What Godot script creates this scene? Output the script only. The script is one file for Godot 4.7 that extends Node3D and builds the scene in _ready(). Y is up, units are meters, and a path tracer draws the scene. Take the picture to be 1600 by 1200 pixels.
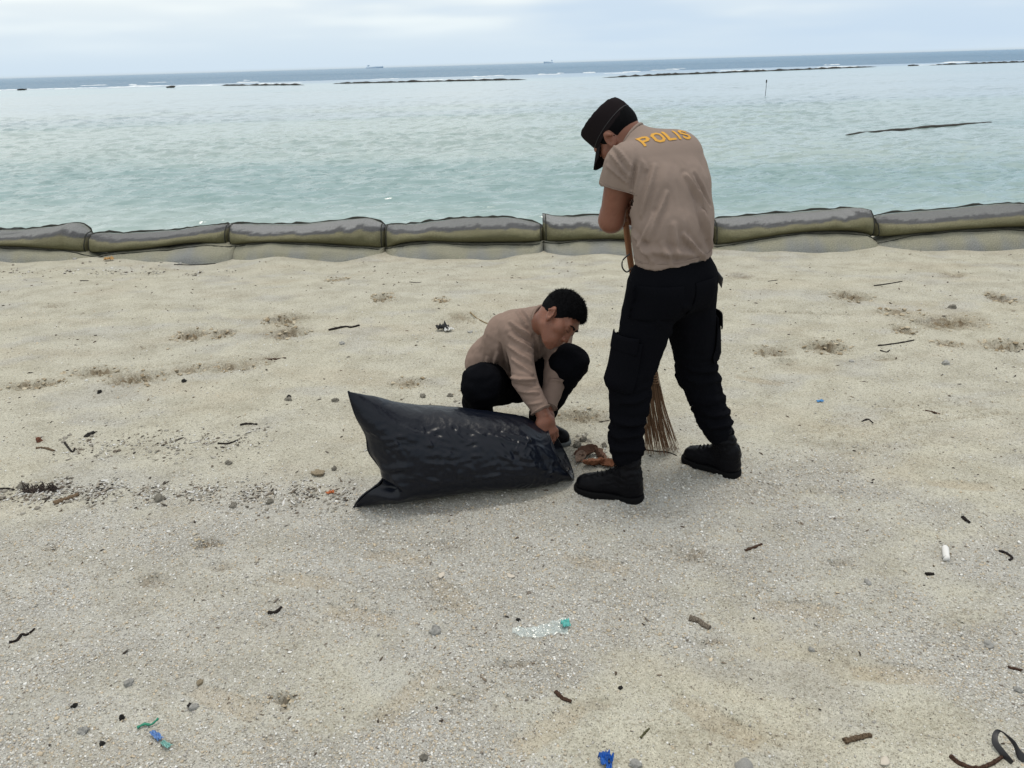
extends Node3D

var rng := RandomNumberGenerator.new()
var taken := {}
var M := {}
const SEA := -0.2
const RIGHT := Vector3(0.77, 0, -0.64)


# ---------------------------------------------------------------- a distance field on a grid, joined smoothly and meshed as surface nets
class Field:
	var o: Vector3
	var c: float
	var nx: int
	var ny: int
	var nz: int
	var f := PackedFloat32Array()

	func _init(lo: Vector3, hi: Vector3, cell: float) -> void:
		o = lo
		c = cell
		nx = int(ceil((hi.x - lo.x) / cell)) + 2
		ny = int(ceil((hi.y - lo.y) / cell)) + 2
		nz = int(ceil((hi.z - lo.z) / cell)) + 2
		f.resize(nx * ny * nz)
		f.fill(1000.0)

	func span(lo: Vector3, hi: Vector3) -> PackedInt32Array:
		return PackedInt32Array([
			clampi(int((lo.x - o.x) / c), 0, nx - 1), clampi(int((hi.x - o.x) / c) + 1, 0, nx - 1),
			clampi(int((lo.y - o.y) / c), 0, ny - 1), clampi(int((hi.y - o.y) / c) + 1, 0, ny - 1),
			clampi(int((lo.z - o.z) / c), 0, nz - 1), clampi(int((hi.z - o.z) / c) + 1, 0, nz - 1)])

	# a tapered capsule from a to b, its section s times as wide along n
	func add(a: Vector3, b: Vector3, ra: float, rb: float, k := 0.02, n := Vector3.ZERO, s := 1.0) -> void:
		var m := maxf(ra, rb) * maxf(s, 1.0) + maxf(k, 3.0 * c)
		var w := span(a.min(b) - Vector3(m, m, m), a.max(b) + Vector3(m, m, m))
		var ab := b - a
		var l2 := maxf(ab.length_squared(), 1e-9)
		var squeeze := s != 1.0
		n = n.normalized()
		var q := 1.0 - 1.0 / s
		var t := 0.0
		var d := 0.0
		var e := 0.0
		var h := 0.0
		for z in range(w[4], w[5] + 1):
			for y in range(w[2], w[3] + 1):
				var i := (z * ny + y) * nx + w[0]
				var p := Vector3(o.x + w[0] * c, o.y + y * c, o.z + z * c) - a
				for x in range(w[0], w[1] + 1):
					t = clampf(p.dot(ab) / l2, 0.0, 1.0)
					var v := p - ab * t
					if squeeze:
						v -= n * (v.dot(n) * q)
					d = v.length() - ra - (rb - ra) * t
					e = f[i]
					h = k - absf(d - e)
					f[i] = minf(d, e) - (h * h / k * 0.25 if h > 0.0 else 0.0)
					i += 1
					p.x += c

	# an ellipsoid; the columns of axes are its half axes
	func egg(at: Vector3, axes: Basis, k := 0.02) -> void:
		var r := Vector3(axes.x.length(), axes.y.length(), axes.z.length())
		var m := maxf(r.x, maxf(r.y, r.z)) + maxf(k, 3.0 * c)
		var w := span(at - Vector3(m, m, m), at + Vector3(m, m, m))
		var inv := axes.inverse()
		for z in range(w[4], w[5] + 1):
			for y in range(w[2], w[3] + 1):
				var i := (z * ny + y) * nx + w[0]
				var p := Vector3(o.x + w[0] * c, o.y + y * c, o.z + z * c) - at
				for x in range(w[0], w[1] + 1):
					var u := inv * p
					var k0 := u.length()
					var d := k0 * (k0 - 1.0) / maxf((u / r).length(), 1e-6)
					var e := f[i]
					var h := k - absf(d - e)
					f[i] = minf(d, e) - (h * h / k * 0.25 if h > 0.0 else 0.0)
					i += 1
					p.x += c

	# takes a tapered capsule away
	func cut(a: Vector3, b: Vector3, ra: float, rb: float, k := 0.01) -> void:
		var m := maxf(ra, rb) + maxf(k, 3.0 * c)
		var w := span(a.min(b) - Vector3(m, m, m), a.max(b) + Vector3(m, m, m))
		var ab := b - a
		var l2 := maxf(ab.length_squared(), 1e-9)
		for z in range(w[4], w[5] + 1):
			for y in range(w[2], w[3] + 1):
				for x in range(w[0], w[1] + 1):
					var i := (z * ny + y) * nx + x
					var p := Vector3(o.x + x * c, o.y + y * c, o.z + z * c) - a
					var t := clampf(p.dot(ab) / l2, 0.0, 1.0)
					var d := -((p - ab * t).length() - lerpf(ra, rb, t))
					var e := f[i]
					var h := k - absf(d - e)
					f[i] = maxf(d, e) + (h * h / k * 0.25 if h > 0.0 else 0.0)

	# cuts off what lies beyond the plane through p with normal n, within reach of p
	func trim(p: Vector3, n: Vector3, reach: float) -> void:
		n = n.normalized()
		var w := span(p - Vector3(reach, reach, reach), p + Vector3(reach, reach, reach))
		for z in range(w[4], w[5] + 1):
			for y in range(w[2], w[3] + 1):
				for x in range(w[0], w[1] + 1):
					var q := Vector3(o.x + x * c, o.y + y * c, o.z + z * c) - p
					if q.length_squared() < reach * reach:
						var i := (z * ny + y) * nx + x
						f[i] = maxf(f[i], q.dot(n))

	func at(p: Vector3) -> float:
		var g := (p - o) / c
		var x := clampi(int(g.x), 0, nx - 2)
		var y := clampi(int(g.y), 0, ny - 2)
		var z := clampi(int(g.z), 0, nz - 2)
		var t := g - Vector3(x, y, z)
		var i := (z * ny + y) * nx + x
		var j := i + nx * ny
		var a := lerpf(lerpf(f[i], f[i + 1], t.x), lerpf(f[i + nx], f[i + nx + 1], t.x), t.y)
		var b := lerpf(lerpf(f[j], f[j + 1], t.x), lerpf(f[j + nx], f[j + nx + 1], t.x), t.y)
		return lerpf(a, b, t.z)

	# [vertices, indices]; front faces clockwise
	func net() -> Array:
		var v := PackedVector3Array()
		var idx := PackedInt32Array()
		var cells := PackedInt32Array()
		var where := PackedInt32Array()
		where.resize(f.size())
		where.fill(-1)
		var sx := nx
		var sz := nx * ny
		var near := 1.8 * c
		var off := PackedInt32Array([0, 1, sx, sx + 1, sz, sz + 1, sz + sx, sz + sx + 1])
		var ea := PackedInt32Array([0, 2, 4, 6, 0, 1, 4, 5, 0, 1, 2, 3])
		var eb := PackedInt32Array([1, 3, 5, 7, 2, 3, 6, 7, 4, 5, 6, 7])
		var g := PackedFloat32Array()
		g.resize(8)
		for z in nz - 1:
			for y in ny - 1:
				var row := z * sz + y * sx
				for x in nx - 1:
					var i := row + x
					if absf(f[i]) > near:
						continue
					var inside := 0
					for k in 8:
						g[k] = f[i + off[k]]
						if g[k] < 0.0:
							inside += 1
					if inside == 0 or inside == 8:
						continue
					var sum := Vector3.ZERO
					var n := 0
					for k in 12:
						var a := g[ea[k]]
						var b := g[eb[k]]
						if (a < 0.0) != (b < 0.0):
							var t := a / (a - b)
							var pa := Vector3(ea[k] & 1, (ea[k] >> 1) & 1, ea[k] >> 2)
							var pb := Vector3(eb[k] & 1, (eb[k] >> 1) & 1, eb[k] >> 2)
							sum += pa.lerp(pb, t)
							n += 1
					where[i] = v.size()
					cells.append(i)
					v.append(o + (Vector3(x, y, z) + sum / n) * c)
		var step := PackedInt32Array([1, sx, sz])
		for i in cells:
			for d in 3:
				var a := f[i] < 0.0
				if a == (f[i + step[d]] < 0.0):
					continue
				var s1 := step[(d + 1) % 3]
				var s2 := step[(d + 2) % 3]
				if i - s1 - s2 < 0:
					continue
				var q0 := where[i]
				var q1 := where[i - s1]
				var q2 := where[i - s1 - s2]
				var q3 := where[i - s2]
				if q1 < 0 or q2 < 0 or q3 < 0:
					continue
				if a:
					idx.append_array(PackedInt32Array([q0, q2, q1, q0, q3, q2]))
				else:
					idx.append_array(PackedInt32Array([q0, q1, q2, q0, q2, q3]))
		return [v, idx]


# several vertex and index lists that become one mesh
class Shape:
	var v := PackedVector3Array()
	var i := PackedInt32Array()
	var col := PackedColorArray()
	var uv := PackedVector2Array()

	func take(net: Array, tint := Color.WHITE) -> void:
		var at := v.size()
		v.append_array(net[0])
		for k in net[1]:
			i.append(k + at)
		while col.size() < v.size():
			col.append(tint)

	func quad(a: int, b: int, cc: int, d: int) -> void:
		i.append_array(PackedInt32Array([a, b, cc, a, cc, d]))

	func normals() -> PackedVector3Array:
		var n := PackedVector3Array()
		n.resize(v.size())
		for t in range(0, i.size(), 3):
			var a := v[i[t]]
			var x := (v[i[t + 2]] - a).cross(v[i[t + 1]] - a)
			n[i[t]] += x
			n[i[t + 1]] += x
			n[i[t + 2]] += x
		for k in n.size():
			n[k] = n[k].normalized()
		return n

	# moves every vertex along its normal
	func swell(how: Callable) -> void:
		var n := normals()
		for k in v.size():
			v[k] += n[k] * float(how.call(v[k], n[k]))

	func mesh(shift := Vector3.ZERO) -> ArrayMesh:
		var a := []
		a.resize(Mesh.ARRAY_MAX)
		var w := v
		if shift != Vector3.ZERO:
			w = PackedVector3Array()
			w.resize(v.size())
			for k in v.size():
				w[k] = v[k] + shift
		a[Mesh.ARRAY_VERTEX] = w
		a[Mesh.ARRAY_NORMAL] = normals()
		if uv.size() == v.size():
			a[Mesh.ARRAY_TEX_UV] = uv
		if col.size() == v.size():
			a[Mesh.ARRAY_COLOR] = col
		a[Mesh.ARRAY_INDEX] = i
		var m := ArrayMesh.new()
		m.add_surface_from_arrays(Mesh.PRIMITIVE_TRIANGLES, a)
		return m


# ---------------------------------------------------------------- names, labels, nodes
func numbered(called: String) -> String:
	var n: int = taken.get(called, 0)
	taken[called] = n + 1
	return called if n == 0 else "%s_%03d" % [called, n]


func tag(o: Node3D, label: String, category: String, group := "") -> Node3D:
	o.set_meta("label", label)
	o.set_meta("category", category)
	if group:
		o.set_meta("group", group)
	return o


func base(called: String, label: String, category: String, at := Vector3.ZERO, group := "") -> Node3D:
	var o := Node3D.new()
	o.name = numbered(called)
	add_child(o)
	o.position = at
	return tag(o, label, category, group)


func put(called: String, m: Mesh, mat: Material, parent: Node3D = self, at := Vector3.ZERO) -> MeshInstance3D:
	var o := MeshInstance3D.new()
	o.name = numbered(called) if parent == self else called
	o.mesh = m
	o.material_override = mat
	o.position = at
	parent.add_child(o, true)
	return o


func paint(r: float, g: float, b: float, rough := 0.9, spec := 0.3) -> StandardMaterial3D:
	var m := StandardMaterial3D.new()
	m.albedo_color = Color(r, g, b).linear_to_srgb()
	m.roughness = rough
	m.metallic_specular = spec
	return m


func noise(freq: float, n_seed := 1, octaves := 1) -> FastNoiseLite:
	var n := FastNoiseLite.new()
	n.noise_type = FastNoiseLite.TYPE_SIMPLEX_SMOOTH
	n.seed = n_seed
	n.frequency = freq
	n.fractal_type = FastNoiseLite.FRACTAL_FBM if octaves > 1 else FastNoiseLite.FRACTAL_NONE
	n.fractal_octaves = octaves
	return n


func gray(side: int, how: Callable) -> ImageTexture:
	var data := PackedByteArray()
	data.resize(side * side)
	var i := 0
	for y in side:
		for x in side:
			data[i] = clampi(int(float(how.call(x, y)) * 255.0), 0, 255)
			i += 1
	var im := Image.create_from_data(side, side, false, Image.FORMAT_L8, data)
	im.convert(Image.FORMAT_RGB8)
	return ImageTexture.create_from_image(im)


# noise that repeats after side pixels
func wrapped(n: FastNoiseLite, side: int) -> ImageTexture:
	var im := n.get_seamless_image(side, side, false, false, 0.12)
	im.convert(Image.FORMAT_RGB8)
	return ImageTexture.create_from_image(im)


# ---------------------------------------------------------------- small shapes
func tube(s: Shape, pts: Array, r0: float, r1: float, sides := 8, rough := 0.0, n_seed := 0) -> void:
	var r2 := RandomNumberGenerator.new()
	r2.seed = n_seed + 17
	var first := s.v.size()
	var n := pts.size()
	var up := Vector3.UP
	for k in n:
		var d: Vector3 = (pts[mini(k + 1, n - 1)] - pts[maxi(k - 1, 0)]).normalized()
		if absf(d.dot(up)) > 0.95:
			up = Vector3(1, 0, 0.2)
		var a := d.cross(up).normalized()
		var b := a.cross(d).normalized()
		var r := lerpf(r0, r1, float(k) / (n - 1)) * (1.0 + r2.randf_range(-rough, rough))
		for j in sides:
			var t := TAU * j / sides
			var rr := r * (1.0 + r2.randf_range(-rough, rough) * 0.5)
			s.v.append(pts[k] + (a * cos(t) + b * sin(t)) * rr)
	for k in n - 1:
		for j in sides:
			var p := first + k * sides + j
			var q := first + k * sides + (j + 1) % sides
			s.quad(p, p + sides, q + sides, q)
	for e in 2:
		var ring := first if e == 0 else first + (n - 1) * sides
		s.v.append(pts[0] if e == 0 else pts[n - 1])
		for j in sides:
			if e == 0:
				s.i.append_array(PackedInt32Array([s.v.size() - 1, ring + j, ring + (j + 1) % sides]))
			else:
				s.i.append_array(PackedInt32Array([s.v.size() - 1, ring + (j + 1) % sides, ring + j]))


func bend(pts: Array, n: int) -> Array:
	var c := Curve3D.new()
	for k in pts.size():
		var t: Vector3 = (pts[mini(k + 1, pts.size() - 1)] - pts[maxi(k - 1, 0)]) / 6.0
		c.add_point(pts[k], -t, t)
	var out := []
	var l := c.get_baked_length()
	for k in n:
		out.append(c.sample_baked(l * k / (n - 1), true))
	return out


func stone(n_seed: int, r: Vector3, jag := 0.25, rings := 7) -> Shape:
	var s := Shape.new()
	var n := noise(0.9, n_seed)
	var n2 := noise(2.6, n_seed + 5)
	var around := rings + 3
	for k in rings + 1:
		var t := PI * k / rings
		for j in around:
			var p := TAU * j / around
			var d := Vector3(sin(t) * cos(p), cos(t), sin(t) * sin(p))
			var w := 1.0 + jag * n.get_noise_3dv(d * 1.3) * 1.6 + jag * 0.5 * n2.get_noise_3dv(d)
			s.v.append(d * w * r)
	for k in rings:
		for j in around:
			var a := k * around + j
			var b := k * around + (j + 1) % around
			s.quad(a, b, b + around, a + around)
	return s


# a thin sheet of nu by nv points with real thickness
func sheet(s: Shape, nu: int, nv: int, thick: float, how: Callable) -> void:
	var g := Shape.new()
	for a in nu:
		for b in nv:
			g.v.append(how.call(float(a) / (nu - 1), float(b) / (nv - 1)))
	for a in nu - 1:
		for b in nv - 1:
			var i := a * nv + b
			g.quad(i, i + 1, i + nv + 1, i + nv)
	var n := g.normals()
	var at := s.v.size()
	var many := nu * nv
	for k in many:
		s.v.append(g.v[k] + n[k] * thick * 0.5)
	for k in many:
		s.v.append(g.v[k] - n[k] * thick * 0.5)
	for k in range(0, g.i.size(), 3):
		s.i.append_array(PackedInt32Array([at + g.i[k], at + g.i[k + 1], at + g.i[k + 2], at + many + g.i[k], at + many + g.i[k + 2], at + many + g.i[k + 1]]))
	var edge := []
	for b in nv:
		edge.append(b)
	for a in range(1, nu):
		edge.append(a * nv + nv - 1)
	for b in range(nv - 2, -1, -1):
		edge.append((nu - 1) * nv + b)
	for a in range(nu - 2, 0, -1):
		edge.append(a * nv)
	for k in edge.size():
		var p: int = at + edge[k]
		var q: int = at + edge[(k + 1) % edge.size()]
		s.quad(p, p + many, q + many, q)


# ---------------------------------------------------------------- where the small things of the beach lie, in metres
const SCUFFS := [
	[-2.221, -5.104, 0.120, 0.128, 0.030],
	[-2.001, -5.112, 0.078, 0.100, 0.022],
	[-1.643, -5.369, 0.143, 0.140, 0.026],
	[-1.541, -5.030, 0.144, 0.125, 0.028],
	[-2.561, -4.429, 0.164, 0.100, 0.018],
	[-2.259, -4.281, 0.178, 0.115, 0.020],
	[-1.960, -4.403, 0.161, 0.077, 0.014],
	[-1.692, -4.425, 0.161, 0.089, 0.016],
	[-1.531, -4.557, 0.103, 0.070, 0.012],
	[-2.892, -4.249, 0.119, 0.072, 0.016],
	[-2.764, -4.259, 0.079, 0.062, 0.016],
	[-0.995, -5.832, 0.087, 0.108, 0.022],
	[-1.512, -6.577, 0.126, 0.089, 0.014],
	[-0.527, -5.749, 0.060, 0.070, 0.014],
	[-0.364, -5.295, 0.139, 0.137, 0.010],
	[-0.590, -4.095, 0.111, 0.078, 0.014],
	[2.568, -5.554, 0.147, 0.149, 0.026],
	[3.592, -5.415, 0.071, 0.158, 0.026],
	[2.925, -4.872, 0.224, 0.158, 0.022],
	[2.563, -4.744, 0.064, 0.100, 0.022],
	[2.708, -5.137, 0.150, 0.072, 0.014],
	[1.602, -4.425, 0.115, 0.089, 0.024],
	[1.961, -4.487, 0.131, 0.125, 0.032],
	[2.697, -4.460, 0.076, 0.067, 0.018],
	[3.025, -4.385, 0.134, 0.109, 0.026],
	[2.218, -4.263, 0.092, 0.062, 0.012],
	[-1.193, -2.518, 0.065, 0.035, 0.016],
	[-1.319, -2.289, 0.066, 0.053, 0.012],
	[-1.092, -2.366, 0.057, 0.036, 0.010],
	[-0.691, -1.720, 0.045, 0.020, 0.018],
	[-1.795, -2.510, 0.056, 0.026, 0.012],
	[0.357, -3.577, 0.147, 0.093, 0.014],
	[-0.024, -1.831, 0.066, 0.022, 0.012],
	[0.220, -1.669, 0.047, 0.024, 0.010],
	[0.601, -1.903, 0.067, 0.026, 0.010],
	[1.149, -2.278, 0.054, 0.026, 0.010],
	[0.652, -2.356, 0.070, 0.055, 0.009],
	[1.950, -6.250, 0.129, 0.122, 0.012],
	[1.642, -4.256, 0.093, 0.052, 0.010],
	[-2.463, -4.887, 0.098, 0.066, 0.010],
	[3.666, -6.159, 0.124, 0.119, 0.012],
	[-0.568, -3.346, 0.094, 0.069, 0.008],
	[-3.574, -5.879, 0.107, 0.091, 0.010],
	[0.552, -2.650, 0.153, 0.066, 0.006],
	[-0.261, -2.467, 0.146, 0.059, 0.006],
]
const TREADS := [
	[1.393, -4.003, 0.50],
	[-0.775, -2.275, 0.20],
	[-0.242, -2.178, 0.90],
	[-0.534, -2.074, 0.30],
	[0.079, -1.594, 2.50],
	[-0.864, -1.722, 0.40],
	[0.928, -2.042, 0.20],
	[1.104, -1.747, 0.10],
	[0.539, -1.599, 0.70],
	[-0.447, -2.394, 0.20],
	[0.283, -2.319, 0.40],
	[-0.324, -1.726, 2.20],
	[1.860, -2.779, 0.20],
]
const FURROWS := [
	[1.564, -5.233, 2.485, -5.076, 0.0198, 0.0129],
	[1.322, -3.230, 1.952, -3.350, 0.0110, 0.0067],
	[1.349, -3.183, 1.944, -3.308, 0.0129, 0.0040],
	[1.364, -3.148, 1.990, -3.276, 0.0084, 0.0063],
	[1.420, -3.131, 2.011, -3.217, 0.0077, 0.0055],
	[1.436, -3.086, 1.993, -3.187, 0.0122, 0.0065],
	[1.455, -3.070, 2.050, -3.154, 0.0109, 0.0064],
	[1.811, -3.569, 2.502, -3.641, 0.0117, 0.0068],
	[1.821, -3.498, 2.554, -3.580, 0.0095, 0.0053],
	[1.790, -3.428, 2.513, -3.505, 0.0124, 0.0056],
	[1.813, -3.352, 2.531, -3.449, 0.0153, 0.0075],
	[1.533, -3.461, 1.958, -3.553, 0.0101, 0.0069],
	[1.469, -3.413, 1.896, -3.492, 0.0088, 0.0062],
	[1.429, -3.354, 1.828, -3.419, 0.0124, 0.0047],
	[1.392, -3.299, 1.804, -3.386, 0.0130, 0.0075],
	[-0.456, -5.407, -0.237, -5.119, 0.0177, 0.0113],
	[-0.426, -5.447, -0.220, -5.156, 0.0178, 0.0139],
	[-0.862, -2.135, -0.594, -2.286, 0.0093, 0.0036],
	[-0.824, -2.108, -0.541, -2.254, 0.0066, 0.0049],
	[-0.780, -2.070, -0.515, -2.210, 0.0102, 0.0042],
	[-0.741, -2.039, -0.471, -2.176, 0.0069, 0.0061],
	[-0.718, -2.011, -0.463, -2.152, 0.0101, 0.0056],
	[-0.472, -2.264, -0.223, -2.171, 0.0067, 0.0036],
	[-0.450, -2.229, -0.230, -2.149, 0.0068, 0.0046],
	[-0.414, -2.193, -0.210, -2.122, 0.0069, 0.0051],
	[-0.391, -2.173, -0.184, -2.092, 0.0064, 0.0055],
	[-0.371, -2.138, -0.170, -2.073, 0.0089, 0.0035],
	[-0.359, -2.119, -0.127, -2.046, 0.0054, 0.0054],
	[-0.360, -1.732, -0.107, -1.874, 0.0075, 0.0044],
	[-0.313, -1.694, -0.044, -1.837, 0.0078, 0.0053],
	[-0.279, -1.670, -0.009, -1.806, 0.0070, 0.0053],
	[-0.249, -1.635, -0.010, -1.779, 0.0085, 0.0065],
	[-0.195, -1.611, 0.071, -1.738, 0.0061, 0.0063],
	[0.859, -2.838, 1.348, -2.919, 0.0076, 0.0050],
	[0.872, -2.788, 1.373, -2.876, 0.0077, 0.0060],
	[0.896, -2.758, 1.378, -2.840, 0.0108, 0.0058],
	[0.887, -2.720, 1.395, -2.805, 0.0104, 0.0055],
	[0.918, -2.698, 1.395, -2.773, 0.0076, 0.0062],
	[0.460, -2.436, 0.716, -2.372, 0.0101, 0.0041],
	[0.461, -2.396, 0.717, -2.340, 0.0104, 0.0054],
	[0.487, -2.376, 0.743, -2.318, 0.0086, 0.0055],
	[0.487, -2.352, 0.767, -2.290, 0.0096, 0.0052],
	[0.492, -2.311, 0.774, -2.265, 0.0092, 0.0064],
	[-0.824, -1.630, -0.629, -1.693, 0.0082, 0.0046],
	[-0.773, -1.606, -0.599, -1.660, 0.0052, 0.0037],
	[-0.745, -1.582, -0.553, -1.643, 0.0091, 0.0041],
	[-0.709, -1.559, -0.522, -1.615, 0.0060, 0.0063],
	[0.415, -1.542, 0.653, -1.614, 0.0078, 0.0049],
	[0.443, -1.520, 0.688, -1.600, 0.0058, 0.0038],
	[0.465, -1.501, 0.690, -1.581, 0.0062, 0.0045],
	[0.502, -1.486, 0.724, -1.559, 0.0065, 0.0030],
	[0.532, -1.464, 0.763, -1.545, 0.0071, 0.0026],
	[0.249, -3.648, 0.529, -3.760, 0.0100, 0.0049],
	[0.261, -3.615, 0.583, -3.688, 0.0073, 0.0043],
	[0.293, -3.521, 0.538, -3.621, 0.0100, 0.0057],
	[0.295, -3.472, 0.569, -3.565, 0.0085, 0.0050],
	[1.200, -1.934, 1.588, -2.018, 0.0066, 0.0040],
	[1.209, -1.903, 1.588, -1.983, 0.0097, 0.0043],
	[1.207, -1.880, 1.565, -1.952, 0.0069, 0.0041],
	[1.234, -1.851, 1.562, -1.920, 0.0095, 0.0025],
	[-2.624, -4.388, -1.570, -4.667, 0.0145, 0.0089],
	[-2.537, -4.306, -1.471, -4.571, 0.0117, 0.0050],
	[-2.474, -4.212, -1.499, -4.500, 0.0120, 0.0069],
	[2.549, -4.982, 3.323, -5.051, 0.0119, 0.0080],
	[2.507, -4.831, 3.298, -4.919, 0.0119, 0.0096],
	[2.499, -4.732, 3.249, -4.806, 0.0167, 0.0093],
]
const TWIGS := [
	[[Vector2(-1.256, -5.060), Vector2(-1.152, -5.120), Vector2(-1.109, -5.102), Vector2(-1.057, -5.139)], 0.0100, "dark", "dark straight stick with a knobbly end, lying on sand left of the crouching person"],
	[[Vector2(-1.546, -4.535), Vector2(-1.490, -4.554), Vector2(-1.414, -4.525)], 0.0090, "brown", "short brown stick by the scuffed sand, far left of the crouching person"],
	[[Vector2(-0.842, -2.097), Vector2(-0.824, -2.096), Vector2(-0.809, -2.106), Vector2(-0.806, -2.125)], 0.0065, "dark", "thick dark twig curled into a hook, on bare sand below the bag's left end"],
	[[Vector2(-1.639, -1.976), Vector2(-1.621, -1.987), Vector2(-1.620, -2.014), Vector2(-1.605, -2.013), Vector2(-1.593, -2.040)], 0.0055, "dark", "wavy dark twig on the gravel near the photo's left edge"],
	[[Vector2(0.555, -2.008), Vector2(0.583, -1.994), Vector2(0.594, -1.972), Vector2(0.609, -1.956)], 0.0110, "drift", "grey-brown piece of driftwood below the standing person's front boot"],
	[[Vector2(0.857, -1.512), Vector2(0.895, -1.521), Vector2(0.935, -1.530)], 0.0085, "bark", "straight piece of tan bark lying on gravel near the photo's bottom right"],
	[[Vector2(-1.967, -2.846), Vector2(-1.933, -2.880), Vector2(-1.896, -2.915)], 0.0130, "tan", "thick tan wood stick at the wrack line's left end"],
	[[Vector2(1.744, -2.315), Vector2(1.764, -2.302), Vector2(1.768, -2.275), Vector2(1.748, -2.260)], 0.0055, "dark", "dark twig bent into a hook, right of the white stick"],
	[[Vector2(1.734, -2.536), Vector2(1.736, -2.518), Vector2(1.743, -2.499)], 0.0070, "dark", "short dark twig high on the right, above the hooked twig"],
	[[Vector2(2.872, -5.847), Vector2(3.021, -5.908), Vector2(3.153, -5.972)], 0.0060, "dark", "thin stick with a thick dark end near the barrier, far right"],
	[[Vector2(2.281, -4.472), Vector2(2.405, -4.497), Vector2(2.540, -4.545)], 0.0060, "dark", "thin dark twig right of the three dark scuffs, on the right-hand sand"],
	[[Vector2(-1.454, -3.388), Vector2(-1.403, -3.385), Vector2(-1.363, -3.417)], 0.0060, "dark", "slender dark twig lying across the pebbly sand left of the bag"],
	[[Vector2(-1.407, -3.588), Vector2(-1.372, -3.601), Vector2(-1.319, -3.590)], 0.0070, "dark", "dark twig with a pale tip above the slender one"],
	[[Vector2(0.841, -2.367), Vector2(0.869, -2.382), Vector2(0.882, -2.386), Vector2(0.914, -2.404)], 0.0060, "brown", "kinked brown twig on grey gravel right of the front boot"],
	[[Vector2(1.422, -2.198), Vector2(1.450, -2.200)], 0.0070, "dark", "stubby black bit of wood below the white stick"],
	[[Vector2(0.589, -3.187), Vector2(0.659, -3.163), Vector2(0.716, -3.147), Vector2(0.744, -3.114)], 0.0040, "dark", "long thin twig under the broom's bristle tips"],
	[[Vector2(0.415, -3.505), Vector2(0.454, -3.509), Vector2(0.492, -3.530)], 0.0030, "dark", "hair-thin twig behind the standing person's front boot"],
	[[Vector2(0.320, -1.548), Vector2(0.331, -1.560), Vector2(0.350, -1.579)], 0.0040, "green", "thin greenish curved stalk below the clear plastic"],
	[[Vector2(1.110, -1.456), Vector2(1.122, -1.430), Vector2(1.160, -1.417), Vector2(1.203, -1.429), Vector2(1.246, -1.451)], 0.0065, "brown", "long curved brown root at the bottom right corner"],
	[[Vector2(1.438, -1.754), Vector2(1.474, -1.742)], 0.0050, "brown", "reddish twig cut by the photo's right edge"],
	[[Vector2(-2.284, -2.992), Vector2(-2.252, -2.995), Vector2(-2.216, -2.982)], 0.0060, "dark", "dark twig end sticking in from the left edge at the wrack line"],
	[[Vector2(-0.290, -5.395), Vector2(-0.238, -5.238), Vector2(-0.158, -5.114)], 0.0050, "straw", "pale straw stem half buried left of the crouching person's back"],
	[[Vector2(2.258, -4.393), Vector2(2.280, -4.357), Vector2(2.314, -4.388)], 0.0050, "dark", "short dark twig just under the thin one on the right-hand sand"],
	[[Vector2(2.978, -4.288), Vector2(3.012, -4.263), Vector2(3.065, -4.292)], 0.0050, "dark", "curved dark twig below the last scuff at the right edge"],
	[[Vector2(1.726, -3.417), Vector2(1.763, -3.436), Vector2(1.772, -3.399)], 0.0050, "dark", "small arched dark twig on the right-hand sand below the blue chip"],
	[[Vector2(2.086, -3.513), Vector2(2.119, -3.496), Vector2(2.134, -3.464)], 0.0050, "brown", "small brown twig on the right-hand sand"],
	[[Vector2(-2.361, -3.411), Vector2(-2.315, -3.408), Vector2(-2.250, -3.370)], 0.0070, "bark", "bent grey-brown twig beside the red stone on the left"],
	[[Vector2(-2.247, -3.460), Vector2(-2.156, -3.357), Vector2(-2.161, -3.392)], 0.0060, "dark", "forked dark bit among stones on the left"],
	[[Vector2(0.101, -1.717), Vector2(0.118, -1.692), Vector2(0.128, -1.685), Vector2(0.144, -1.679)], 0.0070, "brown", "twisted red-brown root scrap on gravel at the bottom centre"],
	[[Vector2(-0.843, -6.353), Vector2(-0.786, -6.326), Vector2(-0.744, -6.342)], 0.0040, "dark", "tiny dark stick close to the barrier, straight above the bag"],
	[[Vector2(-3.314, -7.520), Vector2(-3.137, -7.553), Vector2(-2.924, -7.582)], 0.0060, "dark", "thin dark stick lying along the foot of the barrier on the left"],
	[[Vector2(-3.839, -6.749), Vector2(-3.760, -6.740)], 0.0060, "dark", "dark stick stub in the trodden sand by the far left barrier"],
	[[Vector2(2.094, -6.030), Vector2(2.181, -6.060)], 0.0040, "dark", "tiny dark stick behind the standing person's hip"],
]
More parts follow.
